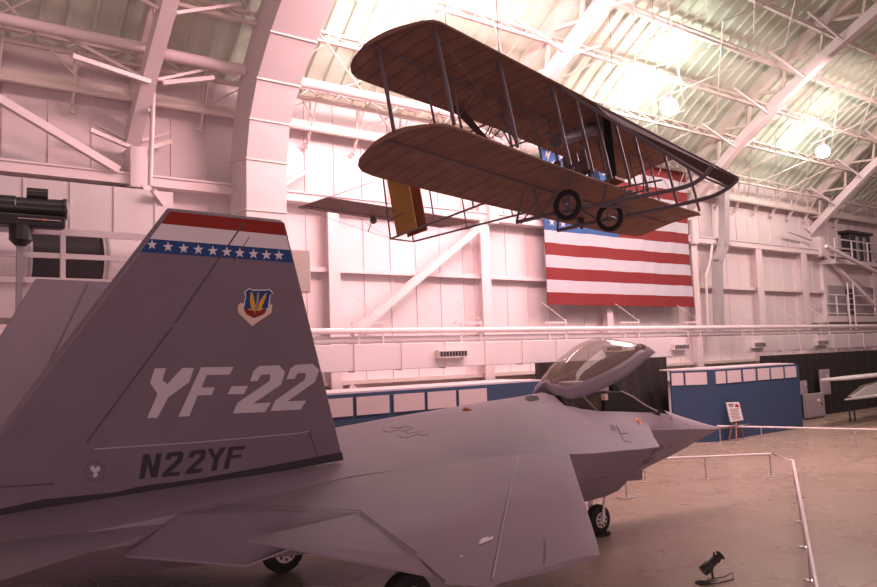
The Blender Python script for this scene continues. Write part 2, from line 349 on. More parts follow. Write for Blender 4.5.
# spotlight on catwalk
t=thing('spotlight','large black theatre spotlight on the left catwalk railing','spotlight',(2.6,17.9,5.8))
q=at(67,210,w=17.6); L=V((1,-.16,-.02)).normalized()
MB().lathe(q,-L,[(0,.21),(.02,.23),(.08,.23),(.10,.205),(.95,.20),(.97,.22),(1.25,.22),(1.27,.19),(2.6,.19)],28).build('barrel','black',t,smooth=35)
MB().lathe(q+L*.005-V((0,.01,0)),(L+V((0,-.12,0))).normalized(),[(0,.19),(.03,.15),(.045,.07),(.05,0.01)],28).build('lens','lens',t,smooth=60)
MB().lathe(q-L*.36+V((0,.02,.29)),-L,[(0,.10),(.0,.13),(.40,.13),(.40,.10)],20).build('vent_cap','black',t,smooth=40)
MB().box((q.x-2.2,q.y-.15,q.z-.42),(q.x-.05,q.y+.2,q.z-.17)).build('lower_housing','black',t,bevel=.03)
MB().box((q.x-.95,q.y-.165,q.z-.28),(q.x-.15,q.y-.152,q.z-.265)).build('slider','hub',t); MB().box((q.x-.5,q.y-.18,q.z-.295),(q.x-.46,q.y-.152,q.z-.25)).build('indicator','orange',t)
MB().box((q.x-.95,q.y-.05,q.z-.8),(q.x-.83,q.y+.1,q.z-.4)).build('yoke','black',t); MB().lathe((q.x-.86,q.y+.05,q.z-.82),(0,0,1),[(0,.10),(.12,.22),(.42,.22)],12).build('stand_head','black',t)
MB().bar((q.x-.88,q.y+.1,5.0),(q.x-.88,q.y+.05,q.z-.8),.11).build('stand','equip',t)
# ---------------------------------------------------------------- right platforms
def railing(t,p,q,z0,h,posts,mid=1,r=.05):
    for k in range(mid+1): zz=z0+h*(1-k*.45); MB().tube([(p[0],p[1],zz),(q[0],q[1],zz)],r,8).build('handrail','rail',t,smooth=50)
    for k in range(posts): f=k/(posts-1); x=p[0]+(q[0]-p[0])*f; y=p[1]+(q[1]-p[1])*f; MB().tube([(x,y,z0),(x,y,z0+h)],r,8).build('post','rail',t,smooth=50)
zu=at(836,263,w=23).z; uu0=at(836,263,w=23).x; zl=at(826,322,w=23).z; ul0=at(827,322,w=23).x
t=thing('upper_platform','upper white railed platform at the right edge','platform',(54,23,zu)); MB().box((uu0,23,zu),(62,24,zu+.28)).build('deck','steel',t); railing(t,(uu0,23),(62,23),zu+.28,1.25,7,1)
t=thing('lower_platform','lower white railed platform at the right edge','platform',(54,23,zl)); MB().box((ul0,23,zl),(62,24,zl+.38)).build('deck','steel',t); ux=at(848,310,w=23).x; railing(t,(ul0,23),(ux,23),zl+.38,1.3,3,2); railing(t,(ux+.9,23),(62,23),zl+.38,1.3,5,2)
MB().box((at(825,300,w=23.75).x,23.75,zl+.4),(62,23.98,zu)).build('back_panel','steel',t)
zd=at(840,286,w=23.7).z; MB().box((at(829,300,w=23.65).x,23.65,zl+.4),(62,23.74,zd)).build('doorway','equip',t); MB().box((ux+1.2,23.6,zl+.4),(ux+2.2,23.64,zd-.2)).build('doorway','black',t)
MB().box((ul0,23.1,zl-.5),(62,23.9,zl-.02)).build('under_strip','equip',t)  # darker grey strip below the lower deck
ua_=at(848.5,300,w=22.7).x;ub_=at(854,300,w=22.7).x;za_=at(850,356,w=22.7).z;zb_=at(850,283,w=22.7).z
t=thing('ladder','white vertical ladder hanging below the lower right platform','ladder',((ua_+ub_)/2,22.7,za_))
for u in (ua_,ub_): MB().tube([(u,22.7,za_),(u,22.7,zb_)],.05,8).build('side_rail','rail',t,smooth=50)
k=za_+.15
while k<zb_: MB().tube([(ua_,22.7,k),(ub_,22.7,k)],.022,6).build('rung','rail',t); k+=.34
p=at(851,256,w=23.4);q=at(869,236,w=23.4)
t=thing('fan_box','dark box-shaped blower on the upper right platform','blower',((p.x+q.x)/2,23.6,zu+.28)); MB().box((p.x,23.35,zu+.29),(q.x,23.95,q.z)).build('housing','black',t,bevel=.03); MB().box((p.x-.35,23.25,q.z),(q.x+.3,23.97,q.z+.18)).build('lid','black',t)
for k in (.25,.6): MB().box((p.x+(q.x-p.x)*k,23.28,zu+.4),(p.x+(q.x-p.x)*k+.3,23.35,q.z-.2)).build('louvre','equip',t)
o=MB().tube([at(826,246,w=22.6),at(880,274,w=22.4)],.13,8).build('inclined_pipe','rail',smooth=50); tag(o,'thick white pipe slanting down past the right platforms','pipe')
# ---------------------------------------------------------------- flag
def wavew(u,z): return 23.2+.05*math.sin(u*2.1+z*.6)+.03*math.sin(u*5.3-z)
t=thing('flag','large hanging stars and stripes flag on the back wall','flag',(29.5,23.2,5.97))
fu0,fu1,fz0,fz1=at(546.5,280,w=23.2).x,at(692,280,w=23.2).x,at(545,304.5,w=23.2).z,None
sh=(at(545,230,w=23.2).z-fz0)/6.; fz1=fz0+13*sh; cu=fu0+(fu1-fu0)*.475
def cloth(m_,u0,u1,z0,z1,off=0):
    nu=max(4,int((u1-u0)/.25)); nz=3; vs=[];fs=[]
    for dw in (0,.03):
        for i in range(nu+1):
            for j in range(nz+1):
                u=u0+(u1-u0)*i/nu; z=z0+(z1-z0)*j/nz; vs.append((u,wavew(u,z)+off+dw,z))
    n1=(nu+1)*(nz+1)
    for i in range(nu):
        for j in range(nz):
            a=i*(nz+1)+j; q=(a,a+nz+1,a+nz+2,a+1); fs.append(q); fs.append(tuple(n1+k for k in q)[::-1])
    m_.add(vs,fs)
for k in range(13):
    m_=MB(); u0=fu0 if k<6 else cu; cloth(m_,u0,fu1,fz0+k*sh,fz0+(k+1)*sh); m_.build('stripe','fred' if k%2==0 else 'fwhite',t,smooth=80,fix=False)
m_=MB(); cloth(m_,fu0,cu,fz0+6*sh,fz1); MB().box((fu0,23.2,fz1),(fu1,23.26,fz1+.08)).build('top_batten','wood',t)
for u_ in (fu0+.6,fu1-.6): MB().tube([(u_,23.23,fz1+.04),(u_,23.95,fz1+.3)],.02,6).build('hanging_rope','rail',t)
cn=m_.build('canton','fblue',t,smooth=80,fix=False)
def star(c,r,ex,ey,rot=0): return [c+ex*(math.sin(rot+k*pi/5)*(r if k%2==0 else r*.4))+ey*(math.cos(rot+k*pi/5)*(r if k%2==0 else r*.4)) for k in range(10)]
for row in range(9):
    for k in range(6 if row%2==0 else 5):
        u=fu0+(cu-fu0)*((k*2+1+(row%2))/12); z=fz1-(7*sh)*((row+1)/10); c=V((u,wavew(u,z)-.02,z)); MB().poly(star(c,.21,V((1,0,0)),V((0,0,1)))).build('star','fwhite',cn,fix=False)
# ---------------------------------------------------------------- partitions, drapes
def partition(lab,pts,h,panels,top):
    t=thing('partition',lab,'partition',(pts[0][0],pts[0][1],0)); m_=MB()
    for a,b in zip(pts,pts[1:]):
        d=V((b[0]-a[0],b[1]-a[1],0)).normalized(); n=V((-d.y,d.x,0))*.12; m_.prism([V((a[0],a[1],0)),V((b[0],b[1],0)),V((b[0],b[1],h)),V((a[0],a[1],h))],n)
    m_.build('screen','blue',t)
    for (a,b,z0,z1) in panels:
        d=(V(b)-V(a)).normalized(); n=V((d.y,-d.x)); a3=V((a[0]+n.x*.03,a[1]+n.y*.03,z0)); b3=V((b[0]+n.x*.03,b[1]+n.y*.03,z0)); up=V((0,0,z1-z0))
        MB().prism([a3,b3,b3+up,a3+up],V((-n.x,-n.y,0))*.06).build('window_panel','panelwhite',t)
    MB().prism([V((x,y,h)) for x,y in top],(0,0,.05)).build('roof_panel','panelwhite',t)
wp=18.46
lx=[(3.0,4.0),(4.2,5.2),(5.4,6.4),(6.6,7.6),(7.8,8.75),(8.9,9.85),(9.95,10.93),(11.05,12.13),(12.28,13.36),(13.48,14.54),(14.66,15.77)]
partition('long blue partition with white top panels behind the jet fuselage',[(2,wp),(18.4,wp)],2.9,[((a,wp),(b,wp),2.3,2.8) for a,b in lx],[(2,wp+.12),(18.3,wp+.12),(18.3,20.6),(2,20.6)])
A=(27.9,18.46);B=(26.55,19.5)
d=V((B[0]-A[0],B[1]-A[1]))
def bl(f): return (B[0]-d.x*f,B[1]-d.y*f)
partition('blue partition with white top panels behind the information easel',[B,A,(34.75,wp),(35.6,20.4)],2.9,
 [((a,wp),(b,wp),2.32,2.82) for a,b in ((28.11,28.79),(28.93,29.93),(30.12,31.04),(31.24,32.16),(32.32,33.32),(33.49,34.44))]+[(bl(.02),bl(.30),2.32,2.82),(bl(.35),bl(.86),2.32,2.82)],
 [(26.75,19.62),(27.95,18.64),(34.7,18.64),(35.5,20.4),(27.1,20.45)])
def drape(u0,u1,w,z1,lab):
    m_=MB(); n=int((u1-u0)/.12); vs=[]
    for i in range(n+1):
        u=u0+(u1-u0)*i/n
        for z in (0,z1): vs.append((u,w+.07*math.sin(i*.9),z))
    vs+= [(x,y+.05,z) for x,y,z in vs]; k=2*(n+1)
    m_.add(vs,[(2*i,2*i+2,2*i+3,2*i+1) for i in range(n)]+[(k+2*i+1,k+2*i+3,k+2*i+2,k+2*i) for i in range(n)])
    o=m_.build('curtain','drape',smooth=60,fix=False); tag(o,lab,'curtain')
drape(at(536,370,w=21).x,28.4,21.0,3.46,'dark hanging curtain behind the open canopy')
drape(35.6,62,20.8,3.3,'dark hanging curtain at the right edge behind the grey cabinets')
# equipment at right
def at0(x,y): return at(x,y,z=0)
def cab(px0,px1,py0,py1,w,dp,name,lab,cat,floor=False):
    p=at(px0,py1,w=w);q=at(px1,py0,w=w); z0=0 if floor else p.z
    t=thing(name,lab,cat,((p.x+q.x)/2,w,z0)); b0=.07 if floor else 0
    MB().box((p.x,w,z0+b0),(q.x,w+dp,q.z)).build('body','equip',t,bevel=.02); W_=q.x-p.x; hh=q.z-z0
    d_=MB().box((p.x+W_*.08,w-.02,z0+b0+hh*.06),(p.x+W_*.92,w,q.z-hh*.06)).build('door','equip',t); MB().box((p.x+W_*.8,w-.035,z0+hh*.5),(p.x+W_*.85,w-.02,z0+hh*.62)).build('handle','black',d_)
    MB().box((p.x+W_*.55,w-.03,z0+hh*.68),(p.x+W_*.7,w-.02,z0+hh*.78)).build('notice','paper',d_)
    if floor: MB().box((p.x+.05,w+.05,0),(q.x-.05,w+dp-.05,.07)).build('plinth','black',t)
cab(808,824,392.5,414,20.05,.22,'floor_cabinet','grey metal cabinet standing on the floor right of the blue partition','cabinet',True)
cab(822.5,829.5,369,395,20.4,.12,'wall_locker','tall narrow grey cabinet hanging above and behind the floor cabinet','cabinet')
cab(801.5,807,380.5,395,20.4,.12,'switch_box','small grey electrical box hanging just right of the blue partition','electrical box')
# other aircraft wing at right
t=thing('distant_aircraft','pale aircraft wing poking in at the right edge','aircraft',(46,17,0))
def slab(pts,zt,th): 
    return MB().prism([V((p[0],p[1],zt)) for p in pts],(0,0,th))
a=at(820,380.5,w=17.5); slab([(a.x,17.5),(a.x+1.5,16.9),(a.x+9,17),(a.x+9,18.2),(a.x+3,17.9)],a.z-.05,.12).build('wing','bgwing',t,bevel=.04)
b=at(844,400,w=16.5); slab([(b.x,16.5),(b.x+5,16.3),(b.x+9,16.3),(b.x+9,16.7)],b.z-.05,.12).build('tailplane','bgwing',t,bevel=.04)
m_=MB(); m_.prism([V((b.x+2.0,17,b.z)),V((b.x+9,17,b.z)),V((b.x+9,17,b.z+.9)),V((b.x+3.4,17,b.z+.45))],(0,.3,0)).build('fairing','bgwing',t)
for du in (.2,.45): MB().tube([(a.x+3.2+du*2,18,0),(a.x+3.2+du*2,18,a.z)],.04,8).build('prop_stand','black',t)
# ---------------------------------------------------------------- barriers
def barrier(pts,posts,lab,m='railgrey',h=.65):
    t=thing('barrier_rail',lab,'barrier',(pts[0][0],pts[0][1],0))
    MB().tube([(x,y,h) for x,y in pts],.035,10).build('top_rail',m,t,smooth=50)
    for x,y in posts:
        p=MB().tube([(x,y,0),(x,y,h)],.022,8).build('post','railgrey',t,smooth=50); MB().lathe((x,y,0),(0,0,1),[(0,.11),(.015,.11),(.03,.04)],14).build('foot','railgrey',p)
q0=at(640,459.5,z=.65);q1=at(771.5,454,z=.65);q2=at(793,461,z=.65);q3=at(805,525,z=.65);q4=at(819,600,z=.65)
def pp(x,y): v=at(x,y,z=0); return (v.x,v.y)
def lerp(a,b,f): return (a.x+(b.x-a.x)*f,a.y+(b.y-a.y)*f)
barrier([(q0.x,q0.y),(q1.x,q1.y),(q2.x,q2.y),(q4.x,q4.y)],[lerp(q0,q1,f) for f in (.03,.49,.985)]+[lerp(q2,q4,f) for f in (.02,.2,.38,.56,.74,.9)],'pale low barrier rail wrapping around the nose of the jet','rail')
r0=at(717,426,z=.65);r1=at(880,432.5,z=.65)
barrier([(r0.x,r0.y),(r1.x+1.2,r1.y-.6)],[(at(x,y,z=.65).x,at(x,y,z=.65).y) for x,y in ((719.5,426.1),(761,427.6),(805.5,429.3),(855,431.3))],'pale barrier rail in front of the blue partition and easel','rail')
o=thing('post_stand','slim post on a flat base under the jet nose','stand',(at(627,498,z=0).x,at(627,498,z=0).y,0)); a=parent_org(o)
MB().tube([a,a+V((-.05,0,.62))],.025,8).build('post','railgrey',o); MB().box((a.x-.22,a.y-.16,0),(a.x+.22,a.y+.16,.025)).build('base','railgrey',o)
# easel
E0=at(738,440,z=0); t=thing('easel','white information board on a wooden easel before the blue partition','easel',(E0.x,E0.y,0))
c=V((28.2,17.85,.0)); 
brd=[at(x,y,w=18.15) for x,y in ((726.5,402.5),(739,402),(743.5,420),(731,422))]; MB().prism([p for p in brd],(0,.04,0)).build('board','paper',t)
bd=bpy.data.objects.new; bo=[o for o in t.children if o.name.startswith('board')][0]
ex=(brd[1]-brd[0]); ey=(brd[3]-brd[0])
def onb(a,b): return brd[0]+ex*a+ey*b+V((0,-.008,0))
def brect(a0,b0,a1,b1,mm,nm): MB().poly([onb(a0,b0),onb(a1,b0),onb(a1,b1),onb(a0,b1)]).build(nm,mm,bo,fix=False)
brect(.1,.08,.28,.14,'ink','heading'); brect(.32,.07,.5,.14,'ink','heading'); brect(.12,.17,.45,.21,'ink','heading')
MB().poly([onb(.6,.25),onb(.62,.14),onb(.7,.1),onb(.74,.05),onb(.78,.12),onb(.9,.16),onb(.93,.25)]).build('emblem','red',bo,fix=False)
for k in range(8): brect(.12,.33+k*.075,.85-.1*((k*7)%3)/2,.35+k*.075,'ink','text_line')
for p,q in (((733,421),(729,441)),((736,421),(736.5,441)),((739,421),(744,438))):
    b_=at(*q,z=0); a_=at(*p,w=18.2); MB().bar(a_,V((b_.x,b_.y,0)),.05).build('leg','wood',t)
# floor spotlight
s0=at(712,580,z=0); t=thing('floor_spotlight','small black stage spotlight on the floor at the bottom right','spotlight',(s0.x,s0.y,0))
L=V((math.cos(-.65+.0)*.80,-.62*.75,.62)).normalized(); cam_r=V((math.cos(YW),-math.sin(YW),0)); L=(cam_r*.72+V((0,0,1))*.52+V((math.sin(YW),math.cos(YW),0))*.15).normalized()
cb=V((s0.x,s0.y,.26))-L*.02
MB().lathe(cb-L*.17,L,[(0,.045),(.0,.085),(.05,.09),(.16,.085),(.17,.07),(.3,.065),(.30,.075),(.34,.075),(.34,.06),(.40,.06),(.40,.085),(.42,.085),(.43,.06)],20).build('barrel','black',t,smooth=35)
MB().bar(cb+L*.02+V((0,0,-.02)),V((s0.x+.03,s0.y,.0)),.03).build('yoke','black',t); MB().lathe((s0.x,s0.y,0),(0,0,1),[(0,.085),(.015,.085),(.02,.02)],16).build('base','black',t)
MB().bar(cb+L*.1,cb+L*.1+V((0,0,.14)),.02).build('handle','black',t)
MB().tube([V((s0.x,s0.y,.02)),V((s0.x+.2,s0.y-.1,.03)),V((s0.x+.3,s0.y-.2,.1)),V((s0.x+.22,s0.y-.25,.02)),V((s0.x-.1,s0.y-.2,.015)),V((s0.x-.4,s0.y-.05,.01))],.009,6).build('cable','rubber',t)
o=MB().lathe(V((at(703,583,z=0).x,at(703,583,z=0).y,0)),(0,0,1),[(0,.13),(.01,.13),(.012,.11)],24).build('floor_plate','rubber'); tag(o,'dark round plate on the floor left of the small spotlight','plate')
# ================================================================ JET
NU,NW=17.3,11.36
def J(x,s,z): return V((NU-x,NW-s,z))
jet=thing('fighter_jet','grey stealth fighter jet with raised canopy and twin striped tail fins','fighter jet',(8,NW,0))
# station: x, [P0..P8] (s,z)
ST=[
(0.0,[(0,1.83),(.01,1.82),(.02,1.815),(.025,1.81),(.03,1.80),(.025,1.79),(.02,1.78),(.01,1.775),(0,1.77)]),
(.5,[(0,1.94),(.05,1.935),(.10,1.91),(.14,1.87),(.17,1.83),(.13,1.77),(.09,1.72),(.04,1.69),(0,1.685)]),
(1.2,[(0,2.12),(.13,2.10),(.24,2.03),(.31,1.96),(.36,1.90),(.29,1.76),(.20,1.64),(.1,1.56),(0,1.55)]),
(2.0,[(0,2.33),(.19,2.30),(.34,2.20),(.45,2.08),(.53,1.98),(.45,1.74),(.33,1.52),(.18,1.42),(0,1.40)]),
(2.45,[(0,2.46),(.22,2.43),(.38,2.31),(.50,2.14),(.59,2.01),(.52,1.72),(.38,1.45),(.2,1.34),(0,1.32)]),
(2.55,[(0,2.10),(.27,2.11),(.37,2.36),(.51,2.16),(.60,2.02),(.53,1.72),(.39,1.44),(.2,1.33),(0,1.31)]),
(3.0,[(0,1.8),(.36,1.8),(.42,2.42),(.54,2.22),(.63,2.05),(.58,1.72),(.44,1.38),(.24,1.26),(0,1.24)]),
(3.55,[(0,1.75),(.42,1.75),(.47,2.47),(.58,2.28),(.68,2.10),(.67,1.72),(.5,1.32),(.28,1.18),(0,1.17)]),
(4.2,[(0,1.75),(.44,1.75),(.49,2.53),(.75,2.27),(1.24,2.055),(1.22,2.02),(.72,1.98),(.6,1.16),(0,1.11)]),
(5.0,[(0,1.75),(.44,1.75),(.5,2.60),(.95,2.31),(1.98,2.0),(1.95,1.96),(.78,1.9),(.68,1.08),(0,1.05)]),
(5.12,[(0,1.75),(.44,1.75),(.5,2.62),(.97,2.32),(2.05,1.99),(2.03,1.94),(1.9,1.85),(.7,1.07),(0,1.05)]),
(5.5,[(0,1.8),(.42,1.8),(.5,2.68),(1.0,2.36),(2.07,2.0),(1.75,1.55),(1.35,1.15),(.75,1.03),(0,1.02)]),
(5.75,[(0,2.78),(.3,2.78),(.52,2.74),(1.02,2.39),(2.08,2.01),(1.72,1.5),(1.25,1.06),(.75,1.0),(0,1.0)]),
(6.1,[(0,3.04),(.32,2.98),(.62,2.78),(1.08,2.43),(2.09,2.03),(1.72,1.48),(1.2,1.03),(.75,.97),(0,.97)]),
(7.0,[(0,2.97),(.40,2.93),(.80,2.76),(1.3,2.45),(2.12,2.07),(1.85,1.5),(1.25,1.02),(.8,.95),(0,.95)]),
(7.6,[(0,2.93),(.45,2.89),(.95,2.74),(1.5,2.45),(2.15,2.12),(1.95,1.55),(1.3,1.0),(.8,.93),(0,.93)]),
(9.2,[(0,2.82),(.55,2.78),(1.1,2.66),(1.65,2.45),(2.22,2.23),(2.1,1.7),(1.6,1.05),(.9,.93),(0,.93)]),
(10.8,[(0,2.68),(.6,2.65),(1.15,2.58),(1.7,2.44),(2.26,2.28),(2.2,1.8),(1.8,1.15),(.95,.98),(0,.98)]),
(12.0,[(0,2.60),(.6,2.58),(1.2,2.53),(1.85,2.44),(2.32,2.30),(2.3,1.85),(1.9,1.25),(1.0,1.08),(0,1.08)]),
(14.0,[(0,2.50),(.6,2.49),(1.2,2.46),(1.85,2.40),(2.62,2.22),(2.6,1.95),(2.0,1.45),(1.05,1.25),(0,1.25)]),
(16.2,[(0,2.32),(.6,2.32),(1.2,2.31),(1.85,2.32),(2.62,2.12),(2.6,1.95),(1.95,1.6),(1.05,1.45),(0,1.45)]),
(17.8,[(0,2.12),(.6,2.13),(1.2,2.14),(1.9,2.15),(2.5,2.02),(2.5,1.92),(1.9,1.75),(1.05,1.65),(0,1.65)]),
]
mb=MB(); n=9; rings=[]
for x,P in ST:
    ring=[J(x,s,z) for s,z in P]+[J(x,-s,z) for s,z in P[1:-1][::-1]]
    rings.append(ring)
m=len(rings[0]); vs=[v for r in rings for v in r]; mb.v=[tuple(v) for v in vs]
for i in range(len(rings)-1):
    for j in range(m):
        mb.f.append([i*m+j,i*m+(j+1)%m,(i+1)*m+(j+1)%m,(i+1)*m+j])
        x0=ST[i][0];x1=ST[i+1][0]; mi=0
        if 2.5<=x0<5.6 and j in (0,1,m-1,m-2): mi=1
        if 2.44<=x0<2.5 and j in (0,1,m-1,m-2): mi=1
        if 5.4<x0<5.7 and j in (0,1,m-1,m-2): mi=1
        mb.m.append(mi)
mb.f.append(list(range(m))); mb.m.append(0); mb.f.append([(len(rings)-1)*m+j for j in range(m)]); mb.m.append(1)
body=mb.build('fuselage',['jet','dark'],jet,smooth=24)
MB().lathe(J(.05,0,1.8),(1,0,0),[(0,.035),(.9,.022),(.95,.012),(1.45,.008)],12).build('pitot_boom','jet',jet,smooth=40)
# nose gear + door
t=jet
def wheel(x,s,r,wd,name='nose_wheel'):
    c=J(x,s,r); o=MB().lathe(c-V((0,wd/2,0)),(0,1,0),[(0,r*.55),(0,r*.82),(wd*.12,r*.95),(wd*.3,r),(wd*.7,r),(wd*.88,r*.95),(wd,r*.82),(wd,r*.55)],36).build(name,'rubber',jet,smooth=35)
    MB().lathe(c-V((0,wd/2+.01,0)),(0,1,0),[(0,r*.2),(0,r*.5),(.02,r*.56),(wd,r*.56),(wd+.02,r*.5)],24).build('hub','hub',o,smooth=35)
    m_=MB()
    for k in range(8):
        a=k*pi/4; m_.lathe(c+V((math.cos(a)*r*.36,-wd/2-.012,math.sin(a)*r*.36)),(0,-1,0),[(0,.028),(.008,.028)],8)
    m_.build('wheel_bolt','black',o)
    return o
wheel(4.75,.12,.31,.2)
m_=MB().tube([J(4.75,-.08,.32),J(4.72,-.1,.6),J(4.6,-.05,1.2)],.05,10); m_.tube([J(4.75,.0,.31),J(4.75,-.1,.31)],.04,8); m_.tube([J(4.73,.26,.5),J(4.62,.22,.75),J(4.6,.1,.95)],.03,8); m_.tube([J(4.75,.26,.31),J(4.73,.27,.52)],.035,8)
m_.build('nose_strut','white',jet,smooth=50)
p=[at(x,y,w=NW+.35) for x,y in ((624,474),(643,466),(642,480),(628,481))]; MB().prism(p,(0,.04,0)).build('gear_door','jet',jet)
for s in (-2.0,2.0): 
    wheel(10.95,s,.40,.28,'main_wheel'); MB().tube([J(10.95,s*.90,.40),J(10.7,s*.8,1.3)],.08,10).build('main_strut','white',jet,smooth=50)
# cockpit interior
def cpoly(pts,q,name,mm,bv=.02):
    return MB().prism([at(x,y,w=NW-q) for x,y in pts],(0,2*q,0)).build(name,mm,jet,bevel=bv)
cpoly([(586,413),(592,392),(601,391.5),(603,413)],.22,'seat_back','seat')
cpoly([(600,408),(612,406),(612,416),(600,416)],.22,'seat_base','seat')
cpoly([(598,384.5),(608.5,383.8),(609.5,391.3),(598,392)],.13,'headrest','paper')
cpoly([(611,383),(617,384.5),(621,391),(613,391.5)],.10,'sight_unit','black')
cpoly([(605,391.3),(621,391),(632,396.5),(645,405.5),(657,411.3),(657,415),(605,415)],.30,'instrument_hood','black',.03)
cpoly([(604.5,394),(608,393.7),(608.3,400),(605,400.2)],.31,'instrument_panel','cream',.005)
MB().tube([at(621,391,w=NW-.3),at(632,396,w=NW-.3),at(645,405,w=NW-.29),at(657.5,411.2,w=NW-.27)],.014,6).build('hood_frame','hub',jet)
for s in (.42,-.42): MB().box((NU-5.3,NW-s-.03,2.2),(NU-2.9,NW-s+.03,2.42)).build('side_console','dark',jet)
# canopy, raised about its rear hinge
def resample(P,n):
    L=[0]
    for a,b in zip(P,P[1:]): L.append(L[-1]+(b-a).length)
    out=[]
    for k in range(n+1):
        t_=L[-1]*k/n
        for i in range(len(P)-1):
            if t_<=L[i+1]+1e-9: f=(t_-L[i])/max(1e-9,L[i+1]-L[i]); out.append(P[i].lerp(P[i+1],f)); break
        else: out.append(P[-1].copy())
    return out
def smoothen(P,it=3):
    for _ in range(it): P=[P[0]]+[(P[i-1]+P[i]*2+P[i+1])/4 for i in range(1,len(P)-1)]+[P[-1]]
    return P
NS=28;n=18
T_=smoothen(resample([at(x,y,w=NW) for x,y in ((544,385.4),(551,374),(559,362),(567,353.5),(576,346.6),(585,341),(596,337.6),(608,338),(620,340),(637.7,343.5),(648,346),(654.6,352.3))],NS))
R_=smoothen(resample([at(x,y,w=NW-q) for x,y,q in ((546,387,.05),(551,393,.25),(557,399,.40),(563,401,.48),(575,398.6,.5),(588.5,395.4,.5),(607,387,.5),(619,380.5,.46),(631.5,372.3,.38),(641,364,.27),(649,357,.13),(654.6,352.6,.01))],NS))
vs=[]
for i in range(NS+1):
    R=R_[i];T=T_[i]; sw=NW-R.y
    wr=.26+.10*min(1,i/8)*(1 if i<NS-5 else .85); thr=math.asin(min(.62,wr/max(.05,(T-R).length)))
    for k in range(n+1):
        e=min(k,n-k); th=thr*e/3 if e<=3 else thr+(pi/2-thr)*(e-3)/(n/2-3)
        if k>n/2: th=pi-th
        vs.append(V((R.x+(T.x-R.x)*math.sin(th),NW-sw*math.cos(th)*(1 if sw>0 else 1),R.z+(T.z-R.z)*math.sin(th))))
glassf=[];framef=[]
for i in range(NS):
    for j in range(n):
        f=(i*(n+1)+j,i*(n+1)+j+1,(i+1)*(n+1)+j+1,(i+1)*(n+1)+j); e=min(j,n-1-j)
        (framef if (e<3 or i<1 or i>NS-5) else glassf).append(f)
g=MB().add(vs,glassf).build('canopy','glass',jet,smooth=80,fix=False)
fr=MB().add(vs,framef).build('canopy_frame','jet',g,smooth=70,fix=False); so=fr.modifiers.new('t','SOLIDIFY'); so.thickness=.03; so.offset=0
def rp(i,f): return R_[i].lerp(T_[i],f)+V((0,-.03,0))
for i in (11,12,13,15,16,17): MB().prism([rp(i,.05),rp(i,.05).lerp(rp(i+1,.05),.7),rp(i,.08).lerp(rp(i+1,.08),.7),rp(i,.08)],(0,-.004,0)).build('stencil','line',fr)
MB().tube([J(4.6,.3,2.4),V(R_[8])+V((0,.25,.1))],.022,8).build('canopy_ram','railgrey',jet)
MB().box((at(575,384,w=NW).x-.3,NW-.22,at(575,384,w=NW).z-.03),(at(575,384,w=NW).x+.2,NW+.22,at(575,384,w=NW).z+.06)).build('survival_pack','paper',g,bevel=.02)
MB().prism([J(5.55,.5,2.66),J(6.0,.55,2.80),J(6.05,.45,2.98),J(5.75,.45,2.9)],(0,.9,0)).build('hinge_housing','dark',jet)
# wing
def lens(c0,c1,zt,th,k=9):
    # chordwise points from LE c0 to TE c1 as (f, top z off, bottom z off)
    return [(f,th*.55*math.sin(pi*min(1,f)**.8),-th*.45*math.sin(pi*f**.8)) for f in [i/k for i in range(k+1)]]
def plate(name,LE,TE,th0,th1,mm,parent,k=9,cuts=8,mirror=False,zoff=0):
    vs=[];fs=[]
    for a in range(cuts+1):
        t_=a/cuts; p=LE[0]*(1-t_)+LE[1]*t_; q=TE[0]*(1-t_)+TE[1]*t_; th=th0*(1-t_)+th1*t_; pr=lens(0,1,0,th,k)
        ring=[p+(q-p)*f+V((0,0,zt)) for f,zt,zb in pr]+[p+(q-p)*f+V((0,0,zb)) for f,zt,zb in pr[1:-1][::-1]]
        vs+=ring; m=len(ring)
    for a in range(cuts):
        for j in range(m): fs.append((a*m+j,a*m+(j+1)%m,(a+1)*m+(j+1)%m,(a+1)*m+j))
    fs+=[tuple(range(m))[::-1],tuple(cuts*m+j for j in range(m))]
    if mirror: vs=[V((v.x,2*NW-v.y,v.z)) for v in vs]
    return MB().add(vs,fs).build(name,mm,parent,smooth=28)
PF=at(215,506,z=2.22);PE=at(360,512.6,z=2.14);PD=at(416,555,z=2.04)
A_=J(7.6,2.1,2.12);B_=J(11.66,6.32,1.95);
Ct=at(470,588,z=1.95)
